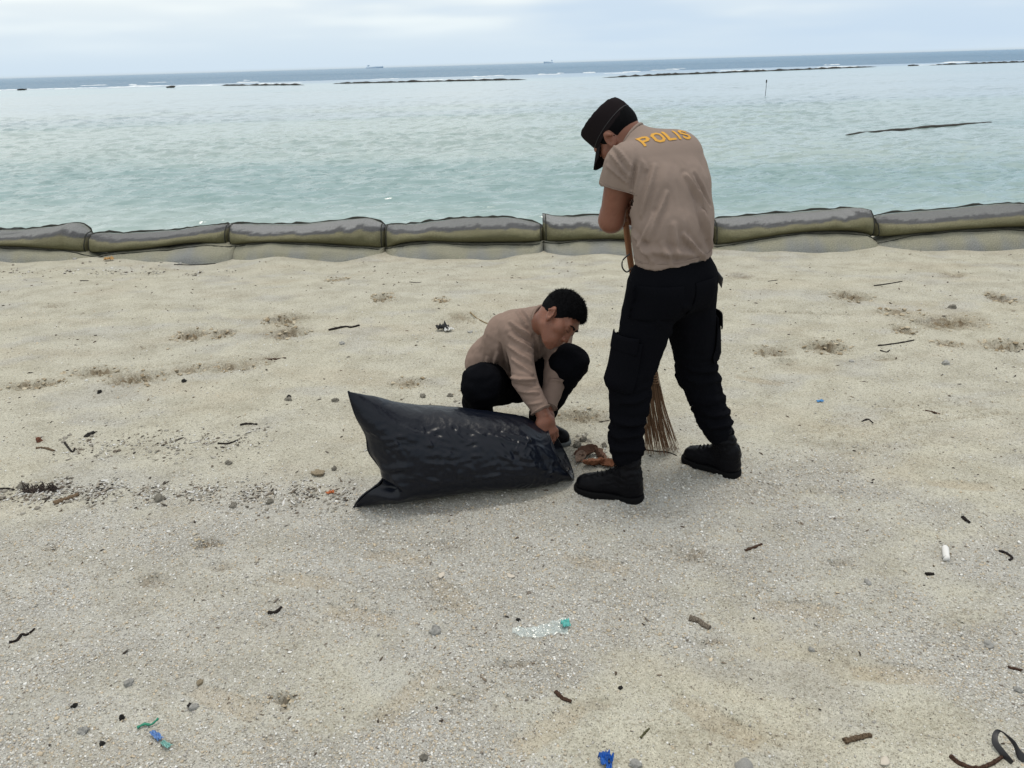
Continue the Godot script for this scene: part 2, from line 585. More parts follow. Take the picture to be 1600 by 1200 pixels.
const STONES := [
	[-0.271, -1.984, 0.0186, 0.0166, "white", "white-grey coral lump with a dark hole, in the middle of the near sand"],
	[0.571, -1.436, 0.0279, 0.0170, "white", "large pale grey coral stone at the photo's bottom edge"],
	[0.934, -1.445, 0.0149, 0.0171, "shell", "broken brown-and-white shell at the bottom, left of the long root"],
	[-1.223, -1.621, 0.0143, 0.0103, "white", "round white pebble near the green string"],
	[-1.178, -1.797, 0.0154, 0.0110, "pale", "flat pale disc of shell on the left-hand gravel"],
	[-0.962, -1.795, 0.0115, 0.0088, "tan", "tan pebble right of the flat pale disc"],
	[-2.392, -3.490, 0.0161, 0.0185, "red", "red-brown stone on the left-hand sand"],
	[-1.527, -2.865, 0.0247, 0.0189, "grey", "pointed grey stone in the middle of the wrack line"],
	[-1.035, -2.810, 0.0162, 0.0155, "grey", "rounded grey stone near the right end of the wrack line"],
	[-1.187, -2.796, 0.0215, 0.0124, "grey", "flat grey stone in the wrack line, between two others"],
	[-0.886, -3.054, 0.0318, 0.0166, "tan", "wide flat tan stone left of the bag's tail"],
	[-1.330, -3.175, 0.0149, 0.0137, "grey", "lone grey pebble above the wrack line"],
	[-2.194, -3.012, 0.0228, 0.0131, "grey", "grey stone at the left end of the wrack line"],
	[-0.821, -3.090, 0.0146, 0.0134, "grey", "grey pebble just left of the bag"],
	[-1.236, -3.896, 0.0212, 0.0122, "grey", "grey pebble left of the bag's raised corner"],
	[-0.971, -3.864, 0.0176, 0.0161, "grey", "small pebble nearest the bag's raised corner"],
	[-2.160, -3.542, 0.0261, 0.0113, "dark", "black flat stone with white specks on the left-hand sand"],
	[-0.493, -3.891, 0.0177, 0.0162, "grey", "grey pebble just above the bag's back"],
	[-0.344, -3.894, 0.0177, 0.0122, "grey", "second pebble above the bag's back, nearer the crouching person"],
	[0.336, -3.291, 0.0184, 0.0212, "grey", "grey stone in front of the standing person's front knee"],
	[0.299, -3.220, 0.0211, 0.0208, "grey", "larger grey stone between the bag's mouth and the front boot"],
	[0.426, -3.227, 0.0151, 0.0139, "grey", "small stone against the standing person's boot shaft"],
	[3.143, -5.211, 0.0273, 0.0209, "grey", "lone dark-topped stone on the far right sand"],
	[2.521, -4.129, 0.0223, 0.0171, "white", "white pebble on the right-hand sand below the scuffs"],
	[2.015, -4.235, 0.0152, 0.0087, "white", "tiny cream pebble right of centre on the sand"],
	[2.524, -4.121, 0.0111, 0.0085, "white", "tiny white chip beside the white pebble"],
	[-0.001, -2.023, 0.0084, 0.0072, "dark", "small black pebble above the clear plastic sheet"],
	[0.291, -1.723, 0.0075, 0.0064, "dark", "black pebble right of the twisted root scrap"],
	[0.763, -2.001, 0.0042, 0.0048, "dark", "tiny black pebble right of the driftwood"],
	[-0.271, -2.272, 0.0160, 0.0105, "shell", "half shell lying open below the bag, left one"],
	[-0.024, -2.252, 0.0136, 0.0078, "shell", "half shell lying open below the bag, right one"],
	[-1.296, -1.711, 0.0093, 0.0085, "dark", "black chip at the lower left, beside a grey pebble"],
	[-1.135, -1.662, 0.0073, 0.0125, "dark", "upright black chip just above the green string"],
	[-1.152, -1.576, 0.0088, 0.0081, "dark", "dark chip at the bottom left below the green string"],
	[-0.956, -1.702, 0.0092, 0.0064, "dark", "black chip touching a white shell at the lower left"],
	[-0.941, -1.693, 0.0129, 0.0085, "white", "white shell piece touching a black chip at the lower left"],
	[1.202, -2.164, 0.0132, 0.0101, "white", "white stone near the middle of the right-hand gravel"],
	[1.414, -1.669, 0.0128, 0.0105, "white", "white stone cut by the right edge, low down"],
	[0.293, -1.466, 0.0150, 0.0096, "white", "white pebble left of the large stone at the bottom edge"],
	[-0.262, -1.502, 0.0119, 0.0117, "grey", "grey-white stone at the bottom, left of centre"],
	[1.436, -1.848, 0.0157, 0.0090, "white", "pale stone far right below the hooked twig"],
	[0.896, -1.856, 0.0098, 0.0090, "white", "white pebble at right of centre in the lower gravel"],
	[-0.467, -5.061, 0.0177, 0.0153, "dark", "black nub above the black-and-white wrapper"],
	[-0.272, -4.942, 0.0174, 0.0100, "white", "white crumb beside the wrapper"],
	[-1.106, -4.762, 0.0210, 0.0145, "white", "white shell chip below the dark straight stick"],
	[-1.239, -3.923, 0.0142, 0.0123, "dark", "dark pebble touching the grey one left of the bag"],
	[-4.436, -7.794, 0.0196, 0.0150, "white", "white crumb at the foot of the far left barrier"],
	[-3.274, -7.565, 0.0191, 0.0146, "white", "white crumb at the barrier's foot, left"],
	[-2.380, -4.097, 0.0148, 0.0127, "dark", "black nub below the long scuff on the left"],
	[-1.932, -4.208, 0.0151, 0.0130, "dark", "black four-sided chip at the right end of the long scuff"],
]
const PATCHES := ["small pebble strewn along the wrack line left of the bag", "small pebble crowded round the dark seaweed clump at the left edge", "small pebble in the stony patch right of the red stone on the left", "small pebble beside the two slender dark twigs left of the bag", "small pebble on the sand by the bag's lower left corner", "small pebble between the dead leaves and the front boot", "small pebble on the sand behind the bag's back", "small crumb of stone at the foot of the far left sandbags"]
const PEBBLES := [
	[-0.754, -2.827, 0.0119, 0], [-1.896, -2.888, 0.0098, 0], [-1.806, -2.818, 0.0082, 0], [-0.737, -2.864, 0.0071, 0], [-2.231, -2.925, 0.0126, 0], [-0.787, -2.855, 0.0136, 0],
	[-1.959, -2.884, 0.0076, 0], [-1.618, -2.914, 0.0118, 0], [-1.404, -2.805, 0.0097, 0], [-1.195, -2.742, 0.0087, 0], [-1.065, -2.881, 0.0103, 0], [-1.868, -2.944, 0.0106, 0],
	[-0.851, -2.787, 0.0068, 0], [-1.985, -2.960, 0.0124, 0], [-0.954, -2.815, 0.0078, 0], [-1.357, -2.879, 0.0142, 0], [-1.315, -2.860, 0.0082, 0], [-0.876, -2.890, 0.0100, 0],
	[-2.161, -2.952, 0.0097, 0], [-1.057, -2.854, 0.0047, 0], [-1.144, -2.737, 0.0115, 0], [-0.987, -2.830, 0.0113, 0], [-1.216, -2.883, 0.0113, 0], [-1.965, -2.941, 0.0088, 0],
	[-1.311, -2.948, 0.0085, 0], [-0.860, -2.873, 0.0138, 0], [-2.077, -2.854, 0.0109, 0], [-2.107, -2.842, 0.0082, 0], [-1.076, -2.880, 0.0107, 0], [-0.782, -2.787, 0.0100, 0],
	[-1.088, -2.885, 0.0108, 0], [-1.210, -2.862, 0.0079, 0], [-0.782, -2.837, 0.0073, 0], [-1.048, -2.897, 0.0100, 0], [-1.149, -2.926, 0.0099, 0], [-0.721, -2.837, 0.0049, 0],
	[-1.093, -2.838, 0.0098, 0], [-1.537, -2.850, 0.0097, 0], [-1.715, -2.861, 0.0155, 0], [-1.001, -2.866, 0.0049, 0], [-1.369, -2.850, 0.0057, 0], [-1.716, -2.877, 0.0068, 0],
	[-2.056, -2.911, 0.0119, 0], [-1.549, -2.881, 0.0109, 0], [-0.801, -2.814, 0.0096, 0], [-1.931, -2.865, 0.0096, 0], [-1.729, -2.907, 0.0070, 0], [-1.723, -2.913, 0.0076, 0],
	[-2.083, -2.973, 0.0086, 0], [-1.451, -2.886, 0.0120, 0], [-0.777, -2.845, 0.0124, 0], [-0.828, -2.883, 0.0107, 0], [-0.745, -2.849, 0.0088, 0], [-1.545, -2.843, 0.0125, 0],
	[-1.808, -2.902, 0.0056, 0], [-1.651, -2.903, 0.0069, 0], [-1.570, -2.786, 0.0050, 0], [-1.963, -2.846, 0.0104, 0], [-1.577, -2.867, 0.0067, 0], [-1.619, -2.832, 0.0062, 0],
	[-2.055, -2.913, 0.0099, 1], [-2.122, -2.941, 0.0063, 1], [-2.025, -2.854, 0.0078, 1], [-2.041, -2.928, 0.0067, 1], [-2.051, -2.956, 0.0108, 1], [-2.008, -2.988, 0.0159, 1],
	[-2.096, -2.894, 0.0100, 1], [-2.075, -2.982, 0.0164, 1], [-2.198, -2.912, 0.0102, 1], [-2.076, -2.886, 0.0113, 1], [-2.229, -2.979, 0.0081, 1], [-2.208, -3.037, 0.0131, 1],
	[-1.992, -2.952, 0.0091, 1], [-2.041, -3.002, 0.0076, 1], [-2.037, -2.943, 0.0126, 1], [-2.236, -2.928, 0.0104, 1], [-2.107, -2.919, 0.0126, 1], [-2.253, -2.972, 0.0165, 1],
	[-2.068, -2.880, 0.0092, 1], [-2.098, -2.893, 0.0091, 1], [-1.998, -2.958, 0.0080, 1], [-2.030, -2.924, 0.0145, 1], [-2.192, -2.969, 0.0078, 1], [-2.113, -2.898, 0.0080, 1],
	[-2.088, -2.909, 0.0069, 1], [-2.091, -2.918, 0.0136, 1], [-2.086, -2.915, 0.0155, 1], [-2.059, -2.776, 0.0128, 1], [-2.109, -2.889, 0.0108, 1], [-1.919, -2.861, 0.0123, 1],
	[-2.113, -2.900, 0.0083, 1], [-2.024, -2.900, 0.0070, 1], [-2.154, -2.923, 0.0119, 1], [-2.019, -2.816, 0.0159, 1], [-1.914, -2.860, 0.0151, 1], [-2.119, -2.889, 0.0069, 1],
	[-2.248, -3.451, 0.0059, 2], [-1.918, -3.343, 0.0129, 2], [-1.854, -3.273, 0.0069, 2], [-2.266, -3.549, 0.0121, 2], [-1.969, -3.350, 0.0111, 2], [-2.131, -3.471, 0.0127, 2],
	[-2.149, -3.381, 0.0069, 2], [-2.273, -3.515, 0.0163, 2], [-2.111, -3.382, 0.0063, 2], [-1.833, -3.320, 0.0105, 2], [-2.124, -3.285, 0.0084, 2], [-2.088, -3.425, 0.0119, 2],
	[-1.758, -3.319, 0.0145, 2], [-2.138, -3.519, 0.0142, 2], [-2.091, -3.418, 0.0141, 2], [-2.096, -3.437, 0.0088, 2], [-1.715, -3.548, 0.0090, 2], [-2.158, -3.548, 0.0154, 2],
	[-1.998, -3.324, 0.0112, 2], [-1.656, -3.355, 0.0126, 2], [-2.109, -3.331, 0.0067, 2], [-1.729, -3.310, 0.0069, 2], [-1.722, -3.418, 0.0093, 2], [-2.010, -3.301, 0.0127, 2],
	[-1.663, -3.255, 0.0083, 2], [-1.617, -3.292, 0.0147, 2], [-1.776, -3.554, 0.0121, 2], [-2.291, -3.500, 0.0089, 2], [-2.258, -3.465, 0.0070, 2], [-1.866, -3.441, 0.0076, 2],
	[-1.630, -3.245, 0.0105, 2], [-2.256, -3.467, 0.0150, 2], [-1.662, -3.305, 0.0094, 2], [-2.150, -3.391, 0.0050, 2], [-1.583, -3.198, 0.0114, 2], [-1.618, -3.290, 0.0074, 2],
	[-2.266, -3.497, 0.0087, 2], [-1.660, -3.336, 0.0061, 2], [-1.625, -3.327, 0.0111, 2], [-1.932, -3.334, 0.0153, 2], [-1.850, -3.353, 0.0059, 2], [-1.740, -3.419, 0.0110, 2],
	[-1.925, -3.612, 0.0093, 2], [-2.001, -3.352, 0.0092, 2], [-2.129, -3.327, 0.0081, 2], [-1.745, -3.261, 0.0051, 2], [-1.518, -3.487, 0.0058, 3], [-1.263, -3.525, 0.0090, 3],
	[-1.539, -3.484, 0.0052, 3], [-1.474, -3.450, 0.0110, 3], [-1.682, -3.444, 0.0075, 3], [-1.255, -3.558, 0.0097, 3], [-1.256, -3.565, 0.0091, 3], [-1.642, -3.457, 0.0050, 3],
	[-1.369, -3.370, 0.0060, 3], [-1.359, -3.450, 0.0054, 3], [-1.520, -3.445, 0.0062, 3], [-1.478, -3.510, 0.0118, 3], [-1.312, -3.523, 0.0108, 3], [-1.599, -3.579, 0.0062, 3],
	[-1.344, -3.477, 0.0095, 3], [-1.516, -3.397, 0.0074, 3], [-1.521, -3.390, 0.0100, 3], [-1.415, -3.450, 0.0110, 3], [-1.630, -3.441, 0.0073, 3], [-1.381, -3.472, 0.0101, 3],
	[-1.637, -3.351, 0.0088, 3], [-1.304, -3.384, 0.0045, 3], [-1.607, -3.431, 0.0068, 3], [-1.556, -3.445, 0.0077, 3], [-0.805, -2.717, 0.0063, 4], [-0.902, -2.727, 0.0083, 4],
	[-0.711, -2.681, 0.0062, 4], [-0.860, -2.769, 0.0065, 4], [-1.011, -2.696, 0.0077, 4], [-0.741, -2.689, 0.0061, 4], [-1.041, -2.736, 0.0079, 4], [-0.913, -2.705, 0.0077, 4],
	[-1.038, -2.766, 0.0123, 4], [-0.803, -2.736, 0.0045, 4], [-0.701, -2.775, 0.0056, 4], [-1.053, -2.675, 0.0081, 4], [-1.002, -2.802, 0.0051, 4], [-0.705, -2.656, 0.0075, 4],
	[-1.055, -2.712, 0.0078, 4], [-1.002, -2.792, 0.0074, 4], [-0.892, -2.722, 0.0039, 4], [-0.972, -2.639, 0.0062, 4], [-0.753, -2.727, 0.0120, 4], [-0.946, -2.761, 0.0042, 4],
	[-0.778, -2.746, 0.0068, 4], [-0.663, -2.654, 0.0062, 4], [-0.877, -2.688, 0.0096, 4], [-0.746, -2.745, 0.0087, 4], [-0.803, -2.719, 0.0071, 4], [-0.892, -2.705, 0.0073, 4],
	[0.270, -3.270, 0.0126, 5], [0.411, -3.163, 0.0082, 5], [0.339, -3.352, 0.0100, 5], [0.484, -3.349, 0.0077, 5], [0.304, -3.288, 0.0150, 5], [0.469, -3.196, 0.0119, 5],
	[0.356, -3.290, 0.0146, 5], [0.366, -3.202, 0.0064, 5], [0.271, -3.235, 0.0110, 5], [0.459, -3.190, 0.0056, 5], [0.357, -3.365, 0.0123, 5], [0.250, -3.357, 0.0093, 5],
	[0.486, -3.342, 0.0132, 5], [0.358, -3.309, 0.0083, 5], [0.390, -3.226, 0.0094, 5], [0.383, -3.166, 0.0050, 5], [0.239, -3.243, 0.0141, 5], [0.367, -3.278, 0.0100, 5],
	[0.313, -3.344, 0.0146, 5], [0.381, -3.454, 0.0082, 5], [0.323, -3.232, 0.0110, 5], [0.428, -3.254, 0.0123, 5], [0.403, -3.271, 0.0051, 5], [0.259, -3.271, 0.0120, 5],
	[-0.800, -3.648, 0.0117, 6], [-0.483, -3.757, 0.0075, 6], [-0.652, -3.708, 0.0067, 6], [-0.444, -3.788, 0.0084, 6], [-0.345, -3.634, 0.0087, 6], [-0.586, -3.769, 0.0108, 6],
	[-0.382, -3.649, 0.0052, 6], [-0.311, -3.813, 0.0125, 6], [-0.700, -3.855, 0.0045, 6], [-0.700, -3.493, 0.0060, 6], [-0.778, -3.618, 0.0058, 6], [-0.637, -3.760, 0.0121, 6],
	[-0.333, -3.655, 0.0055, 6], [-0.773, -3.637, 0.0109, 6], [-0.733, -3.800, 0.0081, 6], [-0.311, -3.807, 0.0084, 6], [-0.525, -3.744, 0.0089, 6], [-0.601, -3.791, 0.0083, 6],
	[-0.343, -3.464, 0.0082, 6], [-0.609, -3.860, 0.0100, 6], [-0.446, -3.650, 0.0059, 6], [-0.334, -3.744, 0.0097, 6], [-4.288, -7.336, 0.0094, 7], [-4.465, -7.290, 0.0099, 7],
	[-4.730, -7.236, 0.0101, 7], [-3.375, -7.218, 0.0086, 7], [-4.322, -7.015, 0.0122, 7], [-3.611, -7.150, 0.0162, 7], [-4.757, -7.338, 0.0160, 7], [-3.577, -7.180, 0.0147, 7],
	[-3.609, -7.036, 0.0151, 7], [-4.878, -7.448, 0.0114, 7], [-4.691, -7.445, 0.0086, 7], [-3.987, -7.260, 0.0073, 7], [-3.294, -7.139, 0.0072, 7], [-3.887, -7.614, 0.0113, 7],
	[-4.876, -7.318, 0.0151, 7], [-3.438, -7.460, 0.0132, 7], [-3.575, -7.053, 0.0172, 7], [-4.765, -7.259, 0.0095, 7], [-3.983, -7.265, 0.0163, 7], [-4.720, -7.260, 0.0107, 7],
	[-4.398, -6.856, 0.0155, 7], [-3.572, -7.402, 0.0126, 7], [-3.193, -6.794, 0.0085, 7], [-4.221, -7.539, 0.0166, 7], [-3.462, -7.575, 0.0148, 7], [-4.995, -7.665, 0.0151, 7],
	[-3.720, -7.093, 0.0166, 7], [-3.251, -6.965, 0.0074, 7], [-4.177, -7.599, 0.0191, 7], [-3.279, -7.077, 0.0133, 7],
]


# ---------------------------------------------------------------- the place
func _ready() -> void:
	var cam := Camera3D.new()
	cam.name = "camera"
	cam.position = Vector3(0, 1.68, 0)
	cam.rotation = Vector3(-0.39479, 0, deg_to_rad(-1.65))
	cam.fov = 53.13
	cam.near = 0.05
	cam.far = 80000.0
	add_child(cam)
	var env := Environment.new()
	env.background_mode = Environment.BG_SKY
	env.sky = Sky.new()
	env.sky.sky_material = cloudy_sky()
	env.tonemap_mode = Environment.TONE_MAPPER_LINEAR
	env.tonemap_exposure = 1.0
	env.sdfgi_enabled = true
	env.ssao_enabled = true
	env.ssil_enabled = true
	var we := WorldEnvironment.new()
	we.name = "world_environment"
	we.environment = env
	add_child(we)
	var sun := DirectionalLight3D.new()
	sun.name = "sun"
	sun.light_energy = 0.5
	sun.light_color = Color(1.0, 0.97, 0.92)
	sun.light_angular_distance = 18.0
	sun.shadow_enabled = true
	sun.rotation_degrees = Vector3(-79, 165, 0)
	sun.sky_mode = DirectionalLight3D.SKY_MODE_LIGHT_ONLY
	add_child(sun)
	var t0 := Time.get_ticks_msec()
	materials()
	ground()
	sea()
	print("world ", Time.get_ticks_msec() - t0)
	barrier()
	far_things()
	print("barrier ", Time.get_ticks_msec() - t0)
	standing_person()
	print("standing ", Time.get_ticks_msec() - t0)
	squatting_person()
	print("squatting ", Time.get_ticks_msec() - t0)
	rubbish_bag()
	broom()
	leaves_by_bag()
	litter()
	gravel()
	print("all ", Time.get_ticks_msec() - t0)


func cloudy_sky() -> PanoramaSkyMaterial:
	var w := 2048
	var h := 1024
	var data := PackedFloat32Array()
	data.resize(w * h * 3)
	var streak := noise(2.2, 21, 4)
	var fine := noise(5.0, 22, 3)
	var soft := noise(0.8, 23, 2)
	var high := Vector3(0.98, 1.02, 1.05)
	var low := Vector3(0.65, 0.775, 0.885)
	var mid := Vector3(0.86, 0.93, 0.95)
	var blue := Vector3(0.585, 0.725, 0.875)
	for y in h:
		var e := PI * (0.5 - (y + 0.5) / h)
		if e <= 0.0:
			for x in w:
				var j := (y * w + x) * 3
				data[j] = 0.5
				data[j + 1] = 0.55
				data[j + 2] = 0.56
			continue
		var lift := clampf(e / 0.10, 0.0, 1.0)
		var c0 := low.lerp(mid, smoothstep(0.0, 1.0, lift)).lerp(high, smoothstep(0.09, 0.9, e))
		for x in w:
			var a := TAU * (x + 0.5) / w
			var d := Vector3(sin(a) * cos(e), 0.0, -cos(a) * cos(e))
			# layers of cloud seen edge on low down: stretched along the horizon
			var p := Vector3(d.x, e * 9.0 / (1.0 + 2.0 * e), d.z)
			var s := streak.get_noise_3dv(p) * 0.75 + fine.get_noise_3dv(p * Vector3(1.0, 1.6, 1.0)) * 0.3
			var b := soft.get_noise_3dv(p * 1.2 + Vector3(0.2, 0, 0.1))
			var gap := smoothstep(-0.15, 0.75, s + b * 0.6 + d.x * 0.9 * (1.0 - smoothstep(0.2, 0.6, e)) - 0.05) * (1.0 - 0.6 * smoothstep(0.3, 1.1, e))
			var c := c0.lerp(blue, gap * 0.8)
			c += Vector3(0.26, 0.22, 0.13) * clampf(-s * 1.3 - b * 0.3 - d.x * 0.45, 0.0, 0.7) * smoothstep(0.008, 0.06, e)
			var i := (y * w + x) * 3
			data[i] = c.x
			data[i + 1] = c.y
			data[i + 2] = c.z
	var im := Image.create_from_data(w, h, false, Image.FORMAT_RGBF, data.to_byte_array())
	var m := PanoramaSkyMaterial.new()
	m.panorama = ImageTexture.create_from_image(im)
	return m


func materials() -> void:
	var r := RandomNumberGenerator.new()
	r.seed = 5
	var lump := noise(0.05, 3, 3)
	# grains: single light and dark crumbs, a few pixels each, over a soft mottle
	var grain := gray(1024, func(_x, _y):
		var q := r.randf()
		return 0.86 + (q - 0.5) * 0.18 - (0.45 * r.randf() if q < 0.07 else 0.0) + (0.14 if q > 0.93 else 0.0))
	var soft := wrapped(noise(0.02, 9, 3), 512).get_image().get_data()
	var mottle := gray(512, func(x, y):
		var q := r.randf()
		return 0.62 + 0.25 * (soft[(y * 512 + x) * 3] / 255.0 - 0.5) + (q - 0.5) * 0.22 - (0.5 * r.randf() if q < 0.05 else 0.0))
	var relief := wrapped(noise(0.16, 12, 3), 1024)
	var sand := StandardMaterial3D.new()
	sand.vertex_color_use_as_albedo = true
	sand.albedo_texture = grain
	sand.uv1_scale = Vector3(1.0 / 1.9, 1.0 / 1.9, 1)
	sand.roughness = 0.95
	sand.metallic_specular = 0.2
	sand.heightmap_enabled = true
	sand.heightmap_texture = relief
	sand.heightmap_scale = 0.4
	sand.detail_enabled = true
	sand.detail_blend_mode = BaseMaterial3D.BLEND_MODE_MUL
	sand.detail_uv_layer = BaseMaterial3D.DETAIL_UV_2
	sand.detail_albedo = ramp(mottle, Color(0.77, 0.755, 0.73), Color(1, 1, 1))
	M.sand = sand
	var weave := wrapped(noise(0.35, 31, 2), 256)
	var cloth := func(r0: float, g0: float, b0: float, bump: float, rim: float) -> StandardMaterial3D:
		var m := paint(r0, g0, b0, 0.92, 0.10)
		m.uv1_triplanar = true
		m.uv1_scale = Vector3(9, 9, 9)
		m.heightmap_enabled = true
		m.heightmap_texture = weave
		m.heightmap_scale = bump
		m.rim_enabled = rim > 0.0
		m.rim = rim
		m.rim_tint = 0.6
		return m
	M.shirt = cloth.call(0.25, 0.193, 0.163, 0.10, 0.15)
	M.long_shirt = cloth.call(0.238, 0.172, 0.141, 0.10, 0.15)
	M.trousers = cloth.call(0.0045, 0.0047, 0.0063, 0.12, 0.0)
	M.cap = cloth.call(0.014, 0.011, 0.012, 0.10, 0.04)
	M.belt = paint(0.012, 0.012, 0.014, 0.5, 0.5)
	M.skin = paint(0.195, 0.082, 0.052, 0.48, 0.4)
	M.skin.subsurf_scatter_enabled = true
	M.skin.subsurf_scatter_strength = 0.08
	M.skin.vertex_color_use_as_albedo = true
	M.hair = paint(0.006, 0.006, 0.007, 0.7, 0.14)
	M.hair.uv1_triplanar = true
	M.hair.uv1_scale = Vector3(22, 22, 22)
	M.hair.heightmap_enabled = true
	M.hair.heightmap_texture = weave
	M.hair.heightmap_scale = 0.5
	M.boot = paint(0.0035, 0.0035, 0.0048, 0.40, 0.20)
	M.boot.uv1_triplanar = true
	M.boot.uv1_scale = Vector3(14, 14, 14)
	M.boot.heightmap_enabled = true
	M.boot.heightmap_texture = weave
	M.boot.heightmap_scale = 0.06
	M.sole = paint(0.006, 0.006, 0.0065, 0.85, 0.2)
	M.shoe_sole = paint(0.10, 0.11, 0.11, 0.8)
	M.plastic = paint(0.003, 0.0045, 0.0095, 0.29, 0.37)
	M.plastic.uv1_triplanar = true
	M.plastic.uv1_scale = Vector3(3.5, 3.5, 3.5)
	M.plastic.heightmap_enabled = true
	M.plastic.heightmap_texture = wrapped(noise(0.03, 41, 3), 256)
	M.plastic.heightmap_scale = 0.12
	M.yellow = paint(0.58, 0.31, 0.065, 0.9, 0.15)
	M.stick = paint(0.21, 0.095, 0.045, 0.7, 0.3)
	M.straw = paint(0.185, 0.108, 0.062, 0.8, 0.3)
	M.bag = StandardMaterial3D.new()
	M.bag.vertex_color_use_as_albedo = true
	M.bag.roughness = 0.85
	M.bag.metallic_specular = 0.3
	M.bag.uv1_triplanar = true
	M.bag.uv1_scale = Vector3(3, 3, 3)
	M.bag.albedo_texture = ramp(wrapped(noise(0.06, 51, 4), 512), Color(0.72, 0.72, 0.72), Color(1, 1, 1))
	M.bag.heightmap_enabled = true
	M.bag.heightmap_texture = relief
	M.bag.heightmap_scale = 0.5
	M.bark = ramp(wrapped(noise(0.05, 53, 4), 256), Color(0.55, 0.52, 0.50), Color(1, 1, 1))
	M.seam = paint(0.035, 0.036, 0.030, 0.85, 0.3)
	M.rock = StandardMaterial3D.new()
	M.rock.vertex_color_use_as_albedo = true
	M.rock.roughness = 0.9
	M.rock.metallic_specular = 0.25
	M.pole = paint(0.10, 0.10, 0.10, 0.7)
	M.foam = paint(0.82, 0.85, 0.86, 0.9)
	M.ship = paint(0.62, 0.72, 0.82, 0.9)  # distance haze put into the ship colour; no fog is built
	M.reef = paint(0.035, 0.033, 0.028, 0.8, 0.4)


func ramp(t: ImageTexture, a: Color, b: Color) -> ImageTexture:
	var im := t.get_image()
	var d := im.get_data()
	for k in range(0, d.size(), 3):
		var c := a.lerp(b, smoothstep(0.25, 0.75, d[k] / 255.0))
		d[k] = int(c.r * 255)
		d[k + 1] = int(c.g * 255)
		d[k + 2] = int(c.b * 255)
	return ImageTexture.create_from_image(Image.create_from_data(im.get_width(), im.get_height(), false, Image.FORMAT_RGB8, d))


# ---------------------------------------------------------------- sand
var gx := PackedFloat32Array()
var gz := PackedFloat32Array()
var gh := PackedFloat32Array()
var zone1 := noise(0.55, 61, 2)
var zone2 := noise(2.1, 62, 3)


# how much shell gravel lies at a point, from 0 to 1
func gravelly(x: float, z: float) -> float:
	var n := zone1.get_noise_2d(x * 0.8 + z * 0.5, z * 1.3 - x * 0.4) * 0.9 + zone2.get_noise_2d(x, z * 1.5) * 0.5
	var g := smoothstep(-0.42, 0.42, n + 0.10)
	g = maxf(g, smoothstep(0.15, -0.75, x + (z + 2.2) * 0.4) * smoothstep(-3.1, -2.6, z) * (0.75 + n * 0.5))
	g = maxf(g, smoothstep(0.4, 0.0, absf(z + 2.75 + x * 0.12)) * smoothstep(-0.5, -0.8, x) * (0.7 + 0.8 * n))
	g *= lerpf(0.16, 1.0, smoothstep(-3.35, -2.65, z + x * 0.05))
	return clampf(g, 0.0, 1.0)


func line(from: float, to: float, step: Callable) -> PackedFloat32Array:
	var out := PackedFloat32Array([from])
	while out[out.size() - 1] < to:
		out.append(out[out.size() - 1] + float(step.call(out[out.size() - 1])))
	return out


func barrier_z(x: float) -> float:
	return -7.36 + 0.0753 * x


